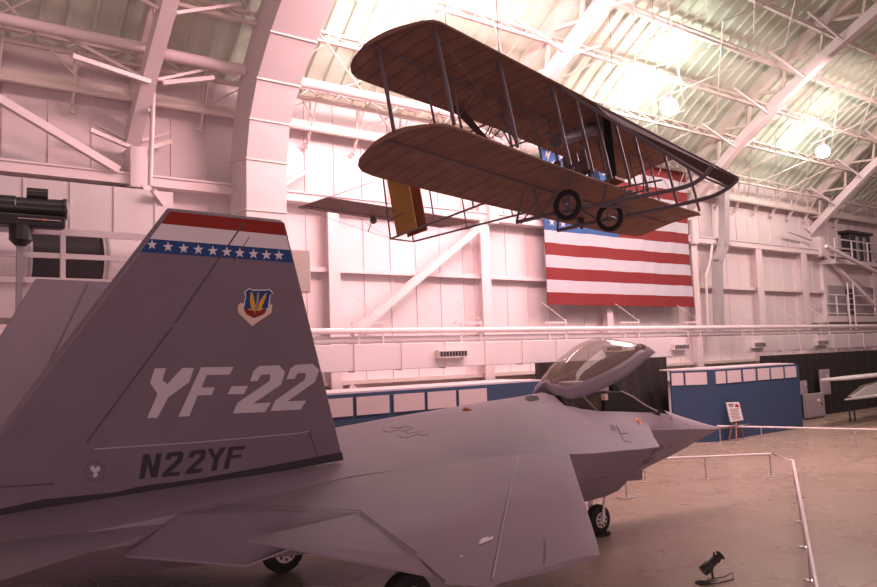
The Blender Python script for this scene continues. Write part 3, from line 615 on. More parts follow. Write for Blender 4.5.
def wing(mirror):
    mm=(lambda v:V((v.x,2*NW-v.y,v.z))) if mirror else (lambda v:v)
    # main wing box as a fan of chord strips root -> tip
    rootTE=at(215,504,z=2.24); 
    strips=[(J(7.6,2.1,2.12),J(14.0,2.1,2.2)),(J(7.75,2.25,2.12),V(PF)),(None,None)]
    def LEat(s): f=(s-2.1)/(6.32-2.1); return J(7.6+f*4.06,s,2.12-f*.17)
    hin=[(2.1,J(14.1,2.1,2.24)),(2.62,V(PF)),]
    def TEat(s):
        pts=[J(14.1,2.1,2.22),V(PF),V(PE),V(PD),J(13.3,6.05,1.97),J(13.0,6.42,1.95)]
        ss=[NW-p.y for p in pts]
        for i in range(len(ss)-1):
            if s<=ss[i+1]+1e-6: 
                f=(s-ss[i])/(ss[i+1]-ss[i]); return pts[i]*(1-f)+pts[i+1]*f
        return pts[-1]
    vs=[];k=14; SS=sorted(set([2.1,NW-PF.y,NW-PE.y,NW-PD.y,6.05,6.36]+[2.9,3.2,3.5,4.3,4.8,5.8])); 
    for s in SS:
        p=LEat(min(s,6.32)) if s<6.32 else J(11.72,6.36,1.95); q=TEat(s); f0=(s-2.1)/4.3; th=.20*(1-f0)+.05
        pr=[(f,th*.5*math.sin(pi*f**.75)**.8 if 0<f<1 else 0,-th*.5*math.sin(pi*f**.75)**.8 if 0<f<1 else 0) for f in [i/k for i in range(k+1)]]
        pr=[(f,a,b-(.03 if f==1 else 0)) for f,a,b in pr]
        vs+=[mm(p+(q-p)*f+V((0,0,a))) for f,a,b in pr]+[mm(p+(q-p)*f+V((0,0,b))) for f,a,b in pr[1:][::-1]]
    m=2*k+1; fs=[]
    for a in range(len(SS)-1):
        for j in range(m): fs.append((a*m+j,a*m+(j+1)%m,(a+1)*m+(j+1)%m,(a+1)*m+j))
    fs+=[tuple(range(m))[::-1],tuple((len(SS)-1)*m+j for j in range(m))]
    w=MB().add(vs,fs).build('wing','jet',jet,smooth=28)
    zz=V((0,0,-.022))
    flap=[at(181,514,z=2.22),V(PF),V(PE),at(290,548,z=1.98),at(246,565,z=1.85),at(125,555,z=1.92)]
    MB().prism([mm(v) for v in flap],zz).build('flap','jetmid',w)
    ail=[V(PE)+V((0,0,.0)),V(PD),at(433,575.5,z=1.98),at(248,539,z=2.10)]
    MB().prism([mm(v) for v in ail],zz).build('aileron','jet',w)
    if not mirror:
        def strip(pts,wd,mat_,name,off=.012):
            m_=MB()
            for a,b in zip(pts,pts[1:]): m_.bar(a+V((0,0,off)),b+V((0,0,off)),wd,.006)
            return m_.build(name,mat_,w)
        def top(s,f):
            p=LEat(s);q=TEat(s);f0=(s-2.1)/4.3;th=.20*(1-f0)+.05;return p+(q-p)*f+V((0,0,th*.5*math.sin(pi*f**.75)**.8))
        # leading edge flap hinge
        def hingef(s): 
            p=LEat(s); q=TEat(s); return (s*.0+ .72+.12*(s-2.1)/4.2)/(q-p).length*1.0
        strip([top(s,hingef(s)*1.6) for s in (2.25,3,3.8,4.6,5.4,6.3)],.014,'linelight','leading_edge_hinge')
        strip([V(PE)+V((0,0,.01)),V(PE)*.6+V(PD)*.4+V((0,0,.01)),V(PD)+V((0,0,.01))],.018,'line','aileron_hinge')
        strip([V(PF)+V((0,0,.012)),V(PF)*.5+V(PE)*.5+V((0,0,.015)),V(PE)+V((0,0,.012))],.012,'line','flap_hinge')
    return w
M['jetmid']=mat('jet_mid_grey',(.22,.185,.225),.62,spec=.25,var=.05,scale=1.5)
ws=wing(False); wing(True)
# stabilators
for sg in (1,-1):
    LE=[J(14.35,2.6*sg,2.10),J(18.3,4.75*sg,2.02)] if True else None
    TE=[J(18.6,2.6*sg,2.08),J(19.6,4.75*sg,2.02)]
    plate('stabilator',LE,TE,.14,.05,'jetmid',jet)
# fins
def finplane(sg):
    n=V((0,0,0)); p=J(11.8,1.85*sg,2.45); d1=V((-1,0,0)); d2=V((0,-sg*.59,1)).normalized(); n=d1.cross(d2).normalized()
    if n.y>0: n=-n
    return p,n
FP,FN=finplane(1)
def fpt(x,y,off=0): return onplane(x,y,FP+FN*off,FN)
fo=.055
out=[(285,223),(170,211),(41,380),(-55,508),(0,517),(60,507),(125,496),(200,486),(280,472),(343.5,460)]
outer=[fpt(x,y,fo) for x,y in out]
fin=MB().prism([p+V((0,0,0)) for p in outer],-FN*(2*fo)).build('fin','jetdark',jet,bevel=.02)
fin['label']='starboard fin with red white and blue tip and large lettering'
def decal(name,pts,mm,off=.004,par=None,scale=1,org=(0,0)):
    P=[fpt(org[0]+x/scale,org[1]+y/scale,fo+off) for x,y in pts]
    m_=MB().poly(P); return m_.build(name,mm,par or fin,fix=False)
decal('base_band',[(0,509),(42.5,499.5),(115,492.5),(140,486.3),(200,478.5),(280,464),(342,452),(343.5,460),(280,471.5),(200,486.5),(140,494),(115,497.5),(60,506.5),(0,515)],'band')
decal('stripe',[(170,211.3),(284,223),(286.3,235.7),(161.4,223.5)],'red')
decal('stripe',[(161.4,223.5),(286.3,235.7),(290,250),(150,238.7)],'white')
bs=decal('stripe',[(150,238.7),(290,250),(293,262.7),(140.3,251.8)],'navy')
for x,y in ((152,244.7),(168,246.8),(183.7,248.5),(198.4,249.5),(212.8,250.9),(226.8,251.9),(239.8,253),(253.5,254),(266.5,255),(279,255.4)):
    decal('star',[(x+math.sin(k*pi/5)*(5.4 if k%2==0 else 2.2),y-math.cos(k*pi/5)*(5.4 if k%2==0 else 2.2)) for k in range(10)],'white',.008,bs)
# rudder hinge and panel lines as thin strips
def fline(pts,wd,mm,name='panel_line'):
    m_=MB()
    for a,b in zip(pts,pts[1:]): m_.bar(fpt(*a,fo),fpt(*b,fo),wd,.01,up=FN)
    m_.build(name,mm,fin)
fline([(244,222),(175,323)],.02,'line','rudder_hinge'); fline([(172,327),(87,442)],.02,'line','rudder_hinge')
fline([(0,487),(54,483.5)],.018,'line'); fline([(94,449),(200,442),(300,433),(309,431)],.012,'linelight')
fline([(309,431),(318,458)],.012,'line'); fline([(249,237),(233,262)],.01,'line')
Z7=dict(scale=3.914,org=(130,350))
for nm,pts in (('letter_y',[(97,72),(141,71),(127,118),(146,133),(205,70),(250,70),(232,125),(148,187),(108,265),(67,266),(108,172),(78,128)]),
 ('letter_f',[(278,68),(405,66),(391,96),(300,98),(280,147),(333,146),(319,176),(264,178),(232,259),(189,261)]),
 ('hyphen',[(397,142),(462,140),(447,172),(382,173)]),
 ('digit_two',[(505,63),(582,59),(607,85),(592,135),(482,209),(552,206),(528,243),(402,248),(420,207),(545,122),(550,95),(512,97),(500,121),(470,122),(483,82)]),
 ('digit_two',[(648,58),(715,54),(740,78),(724,125),(615,201),(690,198),(668,233),(549,239),(568,198),(684,116),(689,90),(655,91),(645,112),(612,115),(627,74)])):
    decal(nm,pts,'letter',.004,**Z7)
for nm,pts in (('letter_n',[(52,409),(77,407),(90,460),(104,405),(125,404),(107,498),(83,500),(68,445),(57,503),(36,505)]),
 ('digit_two',[(152,402),(200,396),(211,406),(204,436),(158,479),(198,476),(190,492),(124,497),(129,480),(183,430),(187,415),(164,417),(158,429),(138,431),(143,410)]),
 ('digit_two',[(242,395),(288,388),(299,398),(291,428),(248,466),(286,463),(278,480),(217,487),(221,470),(272,422),(276,406),(255,408),(249,421),(228,423),(233,403)]),
 ('letter_y',[(303,388),(324,385),(334,413),(357,382),(378,380),(349,425),(338,472),(317,474),(328,430)]),
 ('letter_f',[(387,380),(453,374),(448,388),(404,392),(399,411),(438,408),(434,421),(395,425),(386,465),(365,467)])):
    decal(nm,pts,'letterdark',.004,**Z7)
Z6=dict(scale=6.525,org=(220,280))
em=decal('emblem',[(152,152),(160,165),(327,165),(333,152),(343,168),(335,215),(210,300),(125,220),(115,195),(118,168),(130,150)],'cream',.004,**Z6)
decal('shield_rim',[(190,52),(212,62),(290,62),(325,57),(350,88),(330,100),(325,160),(305,220),(215,262),(160,205),(152,165),(165,105),(155,80)],'white',.007,par=em,**Z6)
decal('shield_field',[(192,60),(212,70),(290,70),(320,65),(342,88),(324,100),(312,185),(155,190),(172,105),(165,80)],'navy',.010,par=em,**Z6)
decal('shield_base',[(155,192),(172,185),(190,195),(270,195),(290,185),(305,192),(290,222),(222,250),(175,225)],'red',.013,par=em,**Z6)
decal('wing_mark',[(200,82),(212,80),(222,120),(235,190),(222,203),(205,195),(195,130)],'yellow',.016,par=em,**Z6)
decal('wing_mark',[(300,82),(305,90),(285,150),(260,203),(242,200),(258,140)],'yellow',.016,par=em,**Z6)
decal('sword_mark',[(243,82),(256,82),(254,130),(240,190),(224,228),(226,185),(238,130)],'equip',.019,par=em,**Z6)
def ringpts(cx,cy,r,n=28): return [(cx+r*math.cos(2*pi*k/n),cy+r*math.sin(2*pi*k/n)) for k in range(n)]
bg=decal('badge_ring',ringpts(94.8,471.5,10),'line',.004); decal('badge_disc',ringpts(94.8,471.5,9.3),'jetdark',.006,par=bg)
decal('badge_figure',[(90,467),(93,465.5),(95,468),(98,466),(100.5,468),(99.5,471),(97,472),(98,475),(95,478),(92.5,476),(94,472.5),(91,470.5)],'letter',.009,par=bg)
# far fin: mirror outline
pts=[V((p.x,2*NW-p.y,p.z)) for p in outer]; n2=V((FN.x,-FN.y,FN.z))
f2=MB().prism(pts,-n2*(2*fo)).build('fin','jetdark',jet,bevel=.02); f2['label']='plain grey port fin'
a,b=[V((p.x,2*NW-p.y,p.z)) for p in (fpt(244,222,-fo),fpt(87,442,-fo))]; MB().bar(a,b,.02,.015,up=n2).build('rudder_hinge','line',f2)
# body markings
def surf(x,y):  # approximate hit on body via bvh later
    return None
bpy.context.view_layer.update()
from mathutils.bvhtree import BVHTree
def bvh(o):
    dg=bpy.context.evaluated_depsgraph_get(); return BVHTree.FromObject(o,dg), o.matrix_world.copy()
bb_=bvh(body); wb_=bvh(ws)
def hit(x,y,bw=bb_):
    t_,mw=bw; inv=mw.inverted(); d=ray(x,y).normalized(); r=t_.ray_cast(inv@EYE,d); return (r[0]+mw.translation,r[1]) if r[0] is not None else None
def mark(name,pts,mm,par,bw,off=.008):
    n_=4; rim=[]
    for i in range(len(pts)):
        (x0,y0),(x1,y1)=pts[i],pts[(i+1)%len(pts)]
        rim+=[(x0+(x1-x0)*k/n_,y0+(y1-y0)*k/n_) for k in range(n_)]
    cx=sum(p[0] for p in pts)/len(pts); cy=sum(p[1] for p in pts)/len(pts); P=[]; rr=5
    grid=[(cx,cy)]+[(cx+(x-cx)*k/rr,cy+(y-cy)*k/rr) for k in range(1,rr+1) for x,y in rim]
    for x,y in grid:
        h_=hit(x,y,bw)
        if h_ is None: return
        nn=h_[1] if h_[1].dot(ray(x,y))<0 else -h_[1]; P.append(h_[0]+nn*off)
    m=len(rim); fs=[(0,1+j,1+(j+1)%m) for j in range(m)]+[(1+(k-1)*m+j,1+k*m+j,1+k*m+(j+1)%m,1+(k-1)*m+(j+1)%m) for k in range(1,rr) for j in range(m)]
    MB().add(P,fs).build(name,mm,par,fix=False)
def markline(name,pts,wd,mm,par,bw):
    m_=MB(); P=[]
    for x,y in pts:
        h_=hit(x,y,bw)
        if h_ is None: continue
        P.append(h_[0])
    for a,b in zip(P,P[1:]): m_.bar(a,b,wd,.012)
    if P and len(P)>1: m_.build(name,mm,par)
mark('warning_triangle',[(634,418),(640,419),(641.5,426)],'orange',body,bb_)
for k in range(3): mark('vent_slot',[(609+.8*k,424.5+2.2*k),(614+.8*k,425+2.2*k),(615+.8*k,426.3+2.2*k),(610+.8*k,426+2.2*k)],'line',body,bb_)
markline('panel_line',[(616.5,425.5),(620,433),(624,441)],.015,'line',body,bb_); markline('panel_line',[(624,441),(632,442.5)],.015,'line',body,bb_); markline('panel_line',[(621,433.5),(628,433.5)],.01,'line',body,bb_)
mark('intake_scoop',[(525,397),(532,395.5),(538,396.5),(539,400),(531,401.5),(526,400.5)],'dark',body,bb_)
mark('hexagon_marking',[(399,427),(404,425.8),(407,427.3),(402,428.5)],'jetmid',body,bb_)
for a in ([(383,431),(390,432.5),(396,430),(404,431.5),(412,429)],[(398,437),(408,437.8),(416,434.5),(424,435.5),(429,434)],[(391,427.5),(400,428.5),(406,426),(413,428)],[(404,431.5),(408,433.8),(420,431.8)]): markline('panel_line',a,.006,'line',body,bb_)
for k,(x,y) in enumerate(((652,452),(656,450.5),(660,448))): mark('stencil_mark',[(x,y+1.2),(x+2.2,y-3),(x+3.2,y-3),(x+1.4,y+1)],'letterdark',body,bb_)
for y in (457,459.5): mark('stencil_mark',[(642,y+4.5),(655,y-.5),(655.2,y+.3),(642.2,y+5.3)],'line',body,bb_)
mark('round_port',[(668,446),(671,444.5),(672,446.5),(669,449)],'wood',body,bb_); mark('round_port',[(669,416),(671,416),(673,419.5),(671.5,420)],'wood',body,bb_)
markline('panel_line',[(581,485),(595,480),(608,476)],.012,'line',body,bb_); markline('panel_line',[(608,476),(607,486)],.012,'line',body,bb_)
markline('radome_seam',[(681,417),(687,424),(690,429)],.008,'line',body,bb_)
mark('white_patch',[(478.5,544),(482,539),(487,537.5),(491,538.5),(493.5,536.5),(493,540),(481,544.5)],'white',ws,wb_)
for c in ((461.4,556.8),(406,564)): mark('white_spot',[(c[0]+1.3*math.cos(k),c[1]+1*math.sin(k)) for k in range(6)],'white',ws,wb_)
markline('slat_edge',[(545,540),(545,552),(544,564)],.02,'line',ws,wb_)
h_=hit(489,400); 
if h_:
    p=h_[0]; MB().prism([p+V((.11,0,-.05)),p+V((-.11,0,-.05)),p+V((-.08,0,.33)),p+V((.06,0,.33))],(0,.03,0)).build('blade_antenna','jetdark',jet)
h_=hit(467,410)
if h_: MB().lathe(h_[0]+V((0,0,-.03)),(0,0,1),[(0,.10),(.04,.09),(.08,.04)],16).build('beacon','red',jet,smooth=60)
for c in ((548,387),): 
    pass
# wheel chock things beneath
o=MB().lathe(J(4.75,.05,0),(0,0,1),[(0,.3),(.03,.3),(.04,.22),(.04,.0)],24).build('turntable_plate','rubber'); tag(o,'dark round plate under the nose wheel','plate')
# ================================================================ BIPLANE
bx,by,bz,bh,bpt,bbk=6.1715,8.5605,7.2971,.2276,.1992,-.0142
ch,sh_=math.cos(bh),math.sin(bh); z_=V((0,0,1)); s1=V((ch,sh_,0)); a1=V((sh_,-ch,0))
BA=a1*math.cos(bpt)+z_*math.sin(bpt); n1=-a1*math.sin(bpt)+z_*math.cos(bpt)
BS=s1*math.cos(bbk)+n1*math.sin(bbk); BN=-s1*math.sin(bbk)+n1*math.cos(bbk); BO=V((bx,by,bz))
def B(s,a,n): return BO+BS*s+BA*a+BN*n
def bpix(x,y,S=None,A=None,N=None):
    d=ray(x,y); Mv,val=(BS,S) if S is not None else ((BA,A) if A is not None else (BN,N))
    return EYE+d*((val-(EYE-BO).dot(Mv))/d.dot(Mv))
bip=thing('biplane','brown canvas pusher biplane hanging nose-up from the roof in front of the flag','biplane',B(5.3,-1,0))
G=1.60
def interp(T,x):
    if x<=T[0][0]: return T[0][1]
    for (a,b),(c,d) in zip(T,T[1:]):
        if x<=c: return b+(d-b)*(x-a)/(c-a)
    return T[-1][1]
ULE=[(.28,-.9),(.31,-.72),(.37,-.45),(.44,-.25),(.53,-.02),(.60,.08),(.70,.15),(.80,.18),(1.1,.18),(10.6,.05),(10.8,-.02),(10.9,-.15)]
UTE=[(.28,-.9),(.30,-1.08),(.36,-1.28),(.48,-1.47),(.65,-1.62),(.84,-1.69),(1.1,-1.70),(4.8,-1.66),(9.6,-1.85),(10.6,-1.80),(10.9,-1.70)]
LLE=[(.23,-1.0),(.25,-.80),(.30,-.52),(.40,-.28),(.52,-.12),(.66,-.04),(.85,.0),(1.2,.02),(10.5,-.03),(10.6,-.1)]
LTE=[(.23,-1.0),(.26,-1.25),(.36,-1.5),(.52,-1.7),(.72,-1.82),(1.0,-1.87),(1.6,-1.87),(5,-1.80),(9,-1.85),(10.45,-1.78),(10.6,-1.70)]
def bwing(name,N0_,s0,s1_,mm):
    up_=N0_>1
    def outline(s): return interp(ULE if up_ else LLE,s),interp(UTE if up_ else LTE,s)
    ss=[]; s=s0
    n=150; ss=[s0+(s1_-s0)*i/n for i in range(n+1)]; extra=[s0+.01,s0+.03,s0+.05,s0+.1,s0+.17,s0+.3]; ss=sorted(ss+extra); k=14; vs=[]
    for s in ss:
        le,te=outline(s); N0=N0_-(0 if up_ else .09*math.sin(pi*s/10.8)); kk=min(1,(le-te)/1.2); top=[];bot=[]
        for i in range(k+1):
            f=i/k; a=le+(te-le)*f; camb=(.09*math.sin(pi*f**.7))*kk-.02; th=.035*math.sin(pi*f**.6)+.006
            rib=.026*abs(math.sin((s-s0)*pi/.36))*math.sin(pi*f)*kk
            top.append(B(s,a,N0+camb+th+rib*.5)); bot.append(B(s,a,N0+camb-th+rib))
        vs+=top+bot[::-1]
    m=2*(k+1); fs=[]
    for i in range(len(ss)-1):
        for j in range(m): fs.append((i*m+j,i*m+(j+1)%m,(i+1)*m+(j+1)%m,(i+1)*m+j))
    fs+=[tuple(range(m))[::-1],tuple((len(ss)-1)*m+j for j in range(m))]
    w=MB().add(vs,fs); w.m=[1 if (((ss[min(i//m,len(ss)-2)]+ss[min(i//m,len(ss)-2)+1])/2-s0)%.36)<.075 else 0 for i in range(len(w.f))]; w=w.build(name,[mm,'canvasribshade'],bip,smooth=50)
    pts=[]
    for s in ss[0:16]+ss[16:-1:4]+ss[-1:]: pts.append(B(s,outline(s)[0],N0_-(0 if up_ else .09*math.sin(pi*s/10.8))-.015))
    MB().tube(pts,.022,6).build('leading_edge','trim',w,smooth=60)
    MB().tube([B(s0+.12,SPA,N0_+.0),B(5.4,SPA,N0_-(0 if up_ else .085)+.0),B(s1_-.2,SPA,N0_)],.016,6).build('rear_spar','spar',w)
    return w
SPA=(bpix(379,48,N=G)-BO).dot(BA)
bwing('upper_wing',G,.28,10.9,'canvas'); bwing('lower_wing',-.02,.25,10.7,'canvas')
FS=[.92,2.6,4.3,5.15,5.9,6.75,7.6,9.1,10.45]; RS=[(bpix(x,y,N=G)-BO).dot(BS) for x,y in ((379,48),(422,68),(451,79),(502,100),(530,113),(547,120))]+[6.75,7.6,9.1,10.3]
for s in FS: MB().tube([B(s,.0,.0),B(s,.0,G)],[.032,.032],8).build('strut','spar',bip)
for i,s in enumerate(RS): MB().tube([B(s,SPA,.0),B(s,SPA,G+.02)],.032 if i==0 else .022,8).build('strut','spar',bip)
for a,b in ((.92,2.6),(2.6,4.3),(7.6,9.1),(9.1,10.45)):
    for aa in (0,SPA):
        for p,q in ((.02,G),(G,.02)): MB().tube([B(a,aa,p),B(b,aa,q)],.005,4).build('bracing_wire','spar',bip)
# skids
for s,front,rear in ((4.4,[(555,231) and None],None),):
    pass
def skid(S,pts):
    P=[bpix(x,y,S=S) for x,y in pts]; Q=[]
    for i in range(len(P)-1):
        p0=P[max(i-1,0)];p1=P[i];p2=P[i+1];p3=P[min(i+2,len(P)-1)]
        for k in range(5):
            t_=k/5; Q.append(.5*((2*p1)+(p2-p0)*t_+(2*p0-5*p1+4*p2-p3)*t_*t_+(3*p1-p0-3*p2+p3)*t_**3))
    Q.append(P[-1]); MB().tube(Q,.038,8).build('skid','spar',bip,smooth=50); return P[-1]
k1=skid(4.4,[(516.5,222.3),(541,216.5),(570,211),(600,204.5),(640,196.5),(670,190.5),(690,185),(703,177),(713,165.5)])
k2=skid(5.75,[(557.5,230.7),(580,225.5),(600,221),(640,213),(680,204.5),(710,197),(724,190.5),(733,184),(738,178.5)])
b1=B(4.4,.06,G);b2=B(5.75,.06,G); e1=bpix(704,177,S=4.4); e2=bpix(729,187.5,S=5.75)
MB().tube([b1,e1],.03,8).build('front_brace','spar',bip); MB().tube([b2,k2],.03,8).build('front_brace','spar',bip); MB().tube([e1,e2],.026,8).build('cross_bar','spar',bip)
v4=[b1+(e1-b1)*.42,e1,e2,k2,b2+(k2-b2)*.30]
MB().prism([b1+(e1-b1)*.40,e1+(e2-e1)*.02,e1+(e2-e1)*.98,k2,b2+(k2-b2)*.02],BN*.02).build('front_vane','darkcloth',bip)
def skw(S,px,py): return bpix(px,py,S=S)
for S,ps in ((4.4,[((541,216),(4.4,0,0)),((541,216),(4.4,-.9,0)),((568,211),(4.4,0,0)),((516.5,222.3),(4.4,-1.1,.0))]),(5.75,[((600,221),(5.75,0,0)),((580,225),(5.75,-1.1,0)),((600,221),(5.75,-1.1,0)),((557.5,230.7),(5.75,-1.15,0))])):
    for (x,y),q in ps: MB().tube([bpix(x,y,S=S),B(*q)],.024,8).build('skid_strut','spar',bip)
# fore struts from skid up to lower wing (visible thin posts near nose)
for x0,y0,x1,y1,S in ((627,200,625,186,4.4),(644,196,643,170,4.4),(629,214,629,190,5.75)): MB().tube([bpix(x0,y0,S=S),bpix(x1,y1,S=S)],.014,6).build('thin_post','spar',bip)
# wheels
def bwheel(S,x,y,R):
    c=bpix(x,y,S=S); ex,ey=BA,BN; o=MB().tube([c+ex*math.cos(2*pi*k/32)*(R-.05)+ey*math.sin(2*pi*k/32)*(R-.05) for k in range(32)],.05,8,closed=True).build('wheel','rubber',bip,smooth=60)
    m_=MB()
    for k in range(14): a=2*pi*k/14; m_.tube([c+BS*(.04 if k%2 else -.04),c+ex*math.cos(a)*(R-.05)+ey*math.sin(a)*(R-.05)],.004,4)
    m_.build('spoke','spar',o); MB().lathe(c-BS*.07,BS,[(0,.03),(.14,.03)],10).build('axle_hub','spar',o); return c
c1=bwheel(4.0,567.5,205,.285); c2=bwheel(5.35,610,217,.285)
MB().tube([c1-BS*.1,c1+BS*.55],.028,8).build('axle','spar',bip); MB().tube([c2-BS*.1,c2+BS*.5],.028,8).build('axle','spar',bip)
MB().tube([c1,bpix(632,207,S=5.0)],.03,8).build('axle_beam','spar',bip)
# booms and tail
for S,lo,hi in ((4.75,[(390.6,240),(405,243),(423,238)],None),):
    pass
tl=B(4.9,-5.15,.38);tr=B(5.7,-5.15,.40);tlu=B(4.9,-5.05,1.85);tru=B(5.7,-5.05,1.85)
wl=[B(4.4,-1.2,-.0),B(6.1,-1.2,.0)];wu=[B(4.4,-1.2,G),B(6.1,-1.2,G)]
for a,b in ((wl[0],tl),(wl[1],tr),(wu[0],tlu),(wu[1],tru)): MB().tube([a,b],.024,8).build('tail_boom','spar',bip)
for a,b in ((tl,tr),(tlu,tru),(tl,tlu),(tr,tru)): MB().tube([a,b],.02,8).build('tail_post','spar',bip)
for f in (.32,.62):
    for i in (0,1): MB().tube([wl[i].lerp((tl,tr)[i],f),wu[i].lerp((tlu,tru)[i],f)],.018,8).build('boom_strut','spar',bip)
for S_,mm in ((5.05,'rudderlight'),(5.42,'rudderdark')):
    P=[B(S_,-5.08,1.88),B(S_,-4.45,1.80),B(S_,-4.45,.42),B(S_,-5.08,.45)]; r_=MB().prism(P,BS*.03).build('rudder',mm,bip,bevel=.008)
# elevator, wider than rudders, forward hinge
ev=[bpix(298,208,N=1.1),bpix(328,198,N=1.1),bpix(478,222,N=1.1),bpix(440,228,N=1.1)]
P0=[ev[0],ev[1],ev[2],ev[3]]
el=MB().prism(P0,BN*.03).build('elevator','canvaslight',bip,bevel=.008)
mid=ev[0].lerp(ev[3],.5); MB().tube([ev[0].lerp(ev[1],.25),ev[3].lerp(ev[2],.25)],.015,6).build('elevator_spar','spar',el)
h0=bpix(373,218,N=1.05); MB().lathe(h0-BN*.15,BN,[(0,.02),(.05,.08),(.12,.08),(.18,.05)],12).build('control_horn','spar',el)
MB().tube([h0,bpix(368,232,N=.7)],.012,6).build('control_rod','spar',el)
MB().tube([tl.lerp(tlu,.28),B(4.9,-4.6,.84)],.015,6).build('tail_brace','spar',bip); MB().tube([tr.lerp(tru,.28),B(5.7,-4.6,.84)],.015,6).build('tail_brace','spar',bip)
m_=MB()
for q in (ev[0],ev[3],ev[1]): m_.tube([tlu,q],.004,4); m_.tube([tl,q],.004,4)
m_.build('tail_wire','spar',bip)
# engine, radiator, seats, propeller, fuel tank
c=B(5.5,-.55,.42); o=None
eng=MB(); eng.bar(B(5.45,-.95,.30),B(5.45,-.15,.30),.22,.26,up=BN); o=eng.build('engine','skin_metal',bip,bevel=.03)
for k in range(4): MB().lathe(B(5.45,-.85+k*.2,.40),BN,[(0,.075),(.24,.075),(.26,.05)],12).build('cylinder','skin_metal',o,smooth=40)
MB().tube([B(5.45,-1.0,.3),B(5.45,-1.25,.3)],.05,10).build('crankshaft','spar',o)
MB().prism([bpix(x,y,S=6.2) for x,y in ((602,114),(606,112),(610,115),(617,181),(608,183))],BS*.03).build('radiator','dark',bip,bevel=.015)
q0_=bpix(556,141,A=-.5);q1_=bpix(600,127,A=-.5); MB().tube([q0_,q1_],.13,16).build('fuel_tank','spar',bip,smooth=50)
MB().bar(B(6.2,-.45,.06),B(6.2,.05,.06),.4,.06,up=BN).build('seat','wood',bip); MB().bar(B(6.2,-.45,.06),B(6.2,-.5,.5),.4,.05,up=BA).build('seat_back','fblue',bip)
MB().tube([bpix(620,188,S=6),bpix(640,184,S=6),bpix(662,180,S=6)],.02,6).build('foot_rest','spar',bip); MB().tube([bpix(622,196,S=6),bpix(650,189,S=6)],.018,6).build('foot_rest','spar',bip)
for s,pl in ((4.6,((449,106),(458,108),(472,129),(470,134),(460,130))),(7.6,None)):
    hub=B(s,-1.5,.80); o=MB().lathe(hub-BA*.05,BA,[(0,.06),(.1,.06)],12).build('propeller_hub','spar',bip)
    if pl:
        tip=bpix(452,104,A=-1.5); d=(tip-hub).normalized(); Lp=(tip-hub).length
    else: Lp=1.25; d=(BN*.9+BS*.43).normalized()
    for sg in (-1,1):
        e=d.cross(BA).normalized(); q=[hub+e*.03,hub+d*sg*.4*Lp+e*.05,hub+d*sg*.85*Lp+e*.15,hub+d*sg*Lp+e*.10,hub+d*sg*Lp-e*.10,hub+d*sg*.45*Lp-e*.10,hub-e*.03]
        MB().prism([p-BA*.02 for p in q],BA*.04).build('propeller_blade','darkcloth',o,bevel=.01)
for a,b in (((489,135),(502,104)),((492,138),(502,128)),((502,128),(512,148)),((482,140),(495,118)),((498,112),(515,140)),((606,205),(633,190)),((521,224),(542,192))): MB().tube([bpix(*a,S=4.6),bpix(*b,S=4.6)],.016,6).build('drive_strut','spar',bip)
# suspension cables
for s,a in ((2.6,0),(9.1,0),(2.6,-1.15),(9.1,-1.15)):
    p=B(s,a,G); MB().tube([p,V((p.x,p.y,19.5))],.006,5).build('suspension_cable','spar',bip)
# lamps hung from the roof
def lamp(u,w,z,lab,glow=True):
    t=thing('high_bay_lamp',lab,'lamp',(u,w,z-.3)); r=.36
    MB().lathe((u,w,z-.36),(0,0,1),[(0,.05),(.05,.2),(.16,.31),(.34,.36),(.52,.30),(.62,.16)],24).build('globe','lamp',t,smooth=60)
    MB().lathe((u,w,z+.26),(0,0,1),[(0,.16),(.04,.16),(.3,.1),(.32,.03)],16).build('ballast','equip',t,smooth=40); MB().tube([(u,w,z+.5),(u,w,z+2.2)],.02,6).build('hanger','equip',t)
    l=bpy.data.lights.new('lamp_light','POINT'); l.energy=1; l.color=(.95,1,.86); l.shadow_soft_size=.4; o=bpy.data.objects.new('lamp_light',l); C.objects.link(o); o.location=(u,w,z+.3); return l
l1=lamp(*at(823,151,w=19.6),'glowing white hanging lamp at the upper right'); l2=lamp(*at(669,106,w=19.2),'glowing white hanging lamp above the nose of the biplane'); l3=lamp(13.9,18.4,14.8,'glowing lamp just above the top of the photo left of the biplane')
for l,e in ((l1,520),(l2,1400),(l3,1700)): l.energy=e
l3.color=(1,.9,.88)
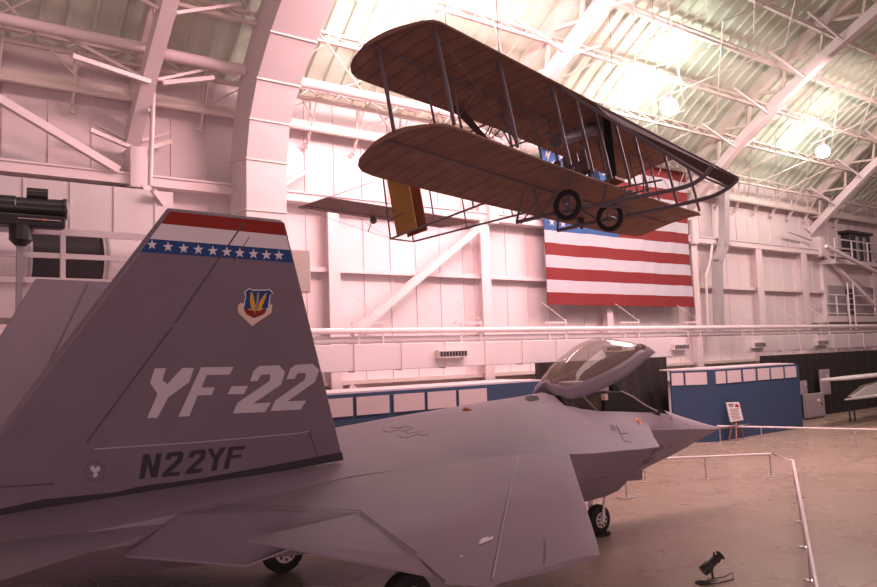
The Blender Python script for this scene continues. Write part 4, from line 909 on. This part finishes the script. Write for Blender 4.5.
# ================================================================ LIGHTS
def area(loc,tgt,sz,sy,e,col,name='added_light'):  # added area lights, unseen, in place of ceiling lamp rows
    l=bpy.data.lights.new(name,'AREA'); l.shape='RECTANGLE'; l.size=sz; l.size_y=sy; l.energy=e; l.color=col; o=bpy.data.objects.new(name,l); C.objects.link(o); o.location=loc
    o.rotation_euler=(V(tgt)-V(loc)).to_track_quat('-Z','Y').to_euler(); return l
area((17,14.5,15.2),(17,24,6.5),10,1.5,2500,(1,.56,.57))
area((1,12,15.5),(3,24,8),7,1.5,260,(1,.64,.60))
area((38,14,15.0),(39,24,6),12,1.5,1500,(1,.70,.66))
area((30,12.5,14.5),(15,10,1),7,4,2600,(1,.64,.68))
area((-7,-12,2.4),(8,10,3),12,3.5,1600,(1,.62,.66))  # added low light behind the camera, lifts fin and belly like floor bounce
area((25,-2,16),(19,5,0),9,6,1000,(1,.72,.66))
wd=bpy.data.worlds.new('world'); bpy.context.scene.world=wd; wd.use_nodes=True; bg_=wd.node_tree.nodes['Background']; bg_.inputs[0].default_value=(1,.66,.66,1); bg_.inputs[1].default_value=.23
# ================================================================ CAMERA
cd=bpy.data.cameras.new('camera'); cam=bpy.data.objects.new('camera',cd); C.objects.link(cam); bpy.context.scene.camera=cam
cd.sensor_fit='HORIZONTAL'; cd.sensor_width=36; cd.lens=36*F/877; cd.clip_end=300
fw=V((math.sin(YW),math.cos(YW),0)); rt=V((math.cos(YW),-math.sin(YW),0)); up=V((0,0,1))
f_=fw*math.cos(PT)+up*math.sin(PT); u_=-fw*math.sin(PT)+up*math.cos(PT)
# image content is rolled counter-clockwise, so the camera rolls clockwise
r2=rt*math.cos(RL)-u_*math.sin(RL)*-1*-1; u2=u_*math.cos(RL)+rt*math.sin(RL)
r2=(rt*math.cos(RL)-u_*math.sin(RL)); 
mw=Matrix((( r2.x,u2.x,-f_.x,0),(r2.y,u2.y,-f_.y,0),(r2.z,u2.z,-f_.z,H),(0,0,0,1))); cam.matrix_world=mw
sc=bpy.context.scene; vs_=sc.view_settings; sc.display_settings.display_device='sRGB'; vs_.view_transform='Standard'; vs_.look='None'; vs_.gamma=1; vs_.exposure=0; vs_.use_curve_mapping=False
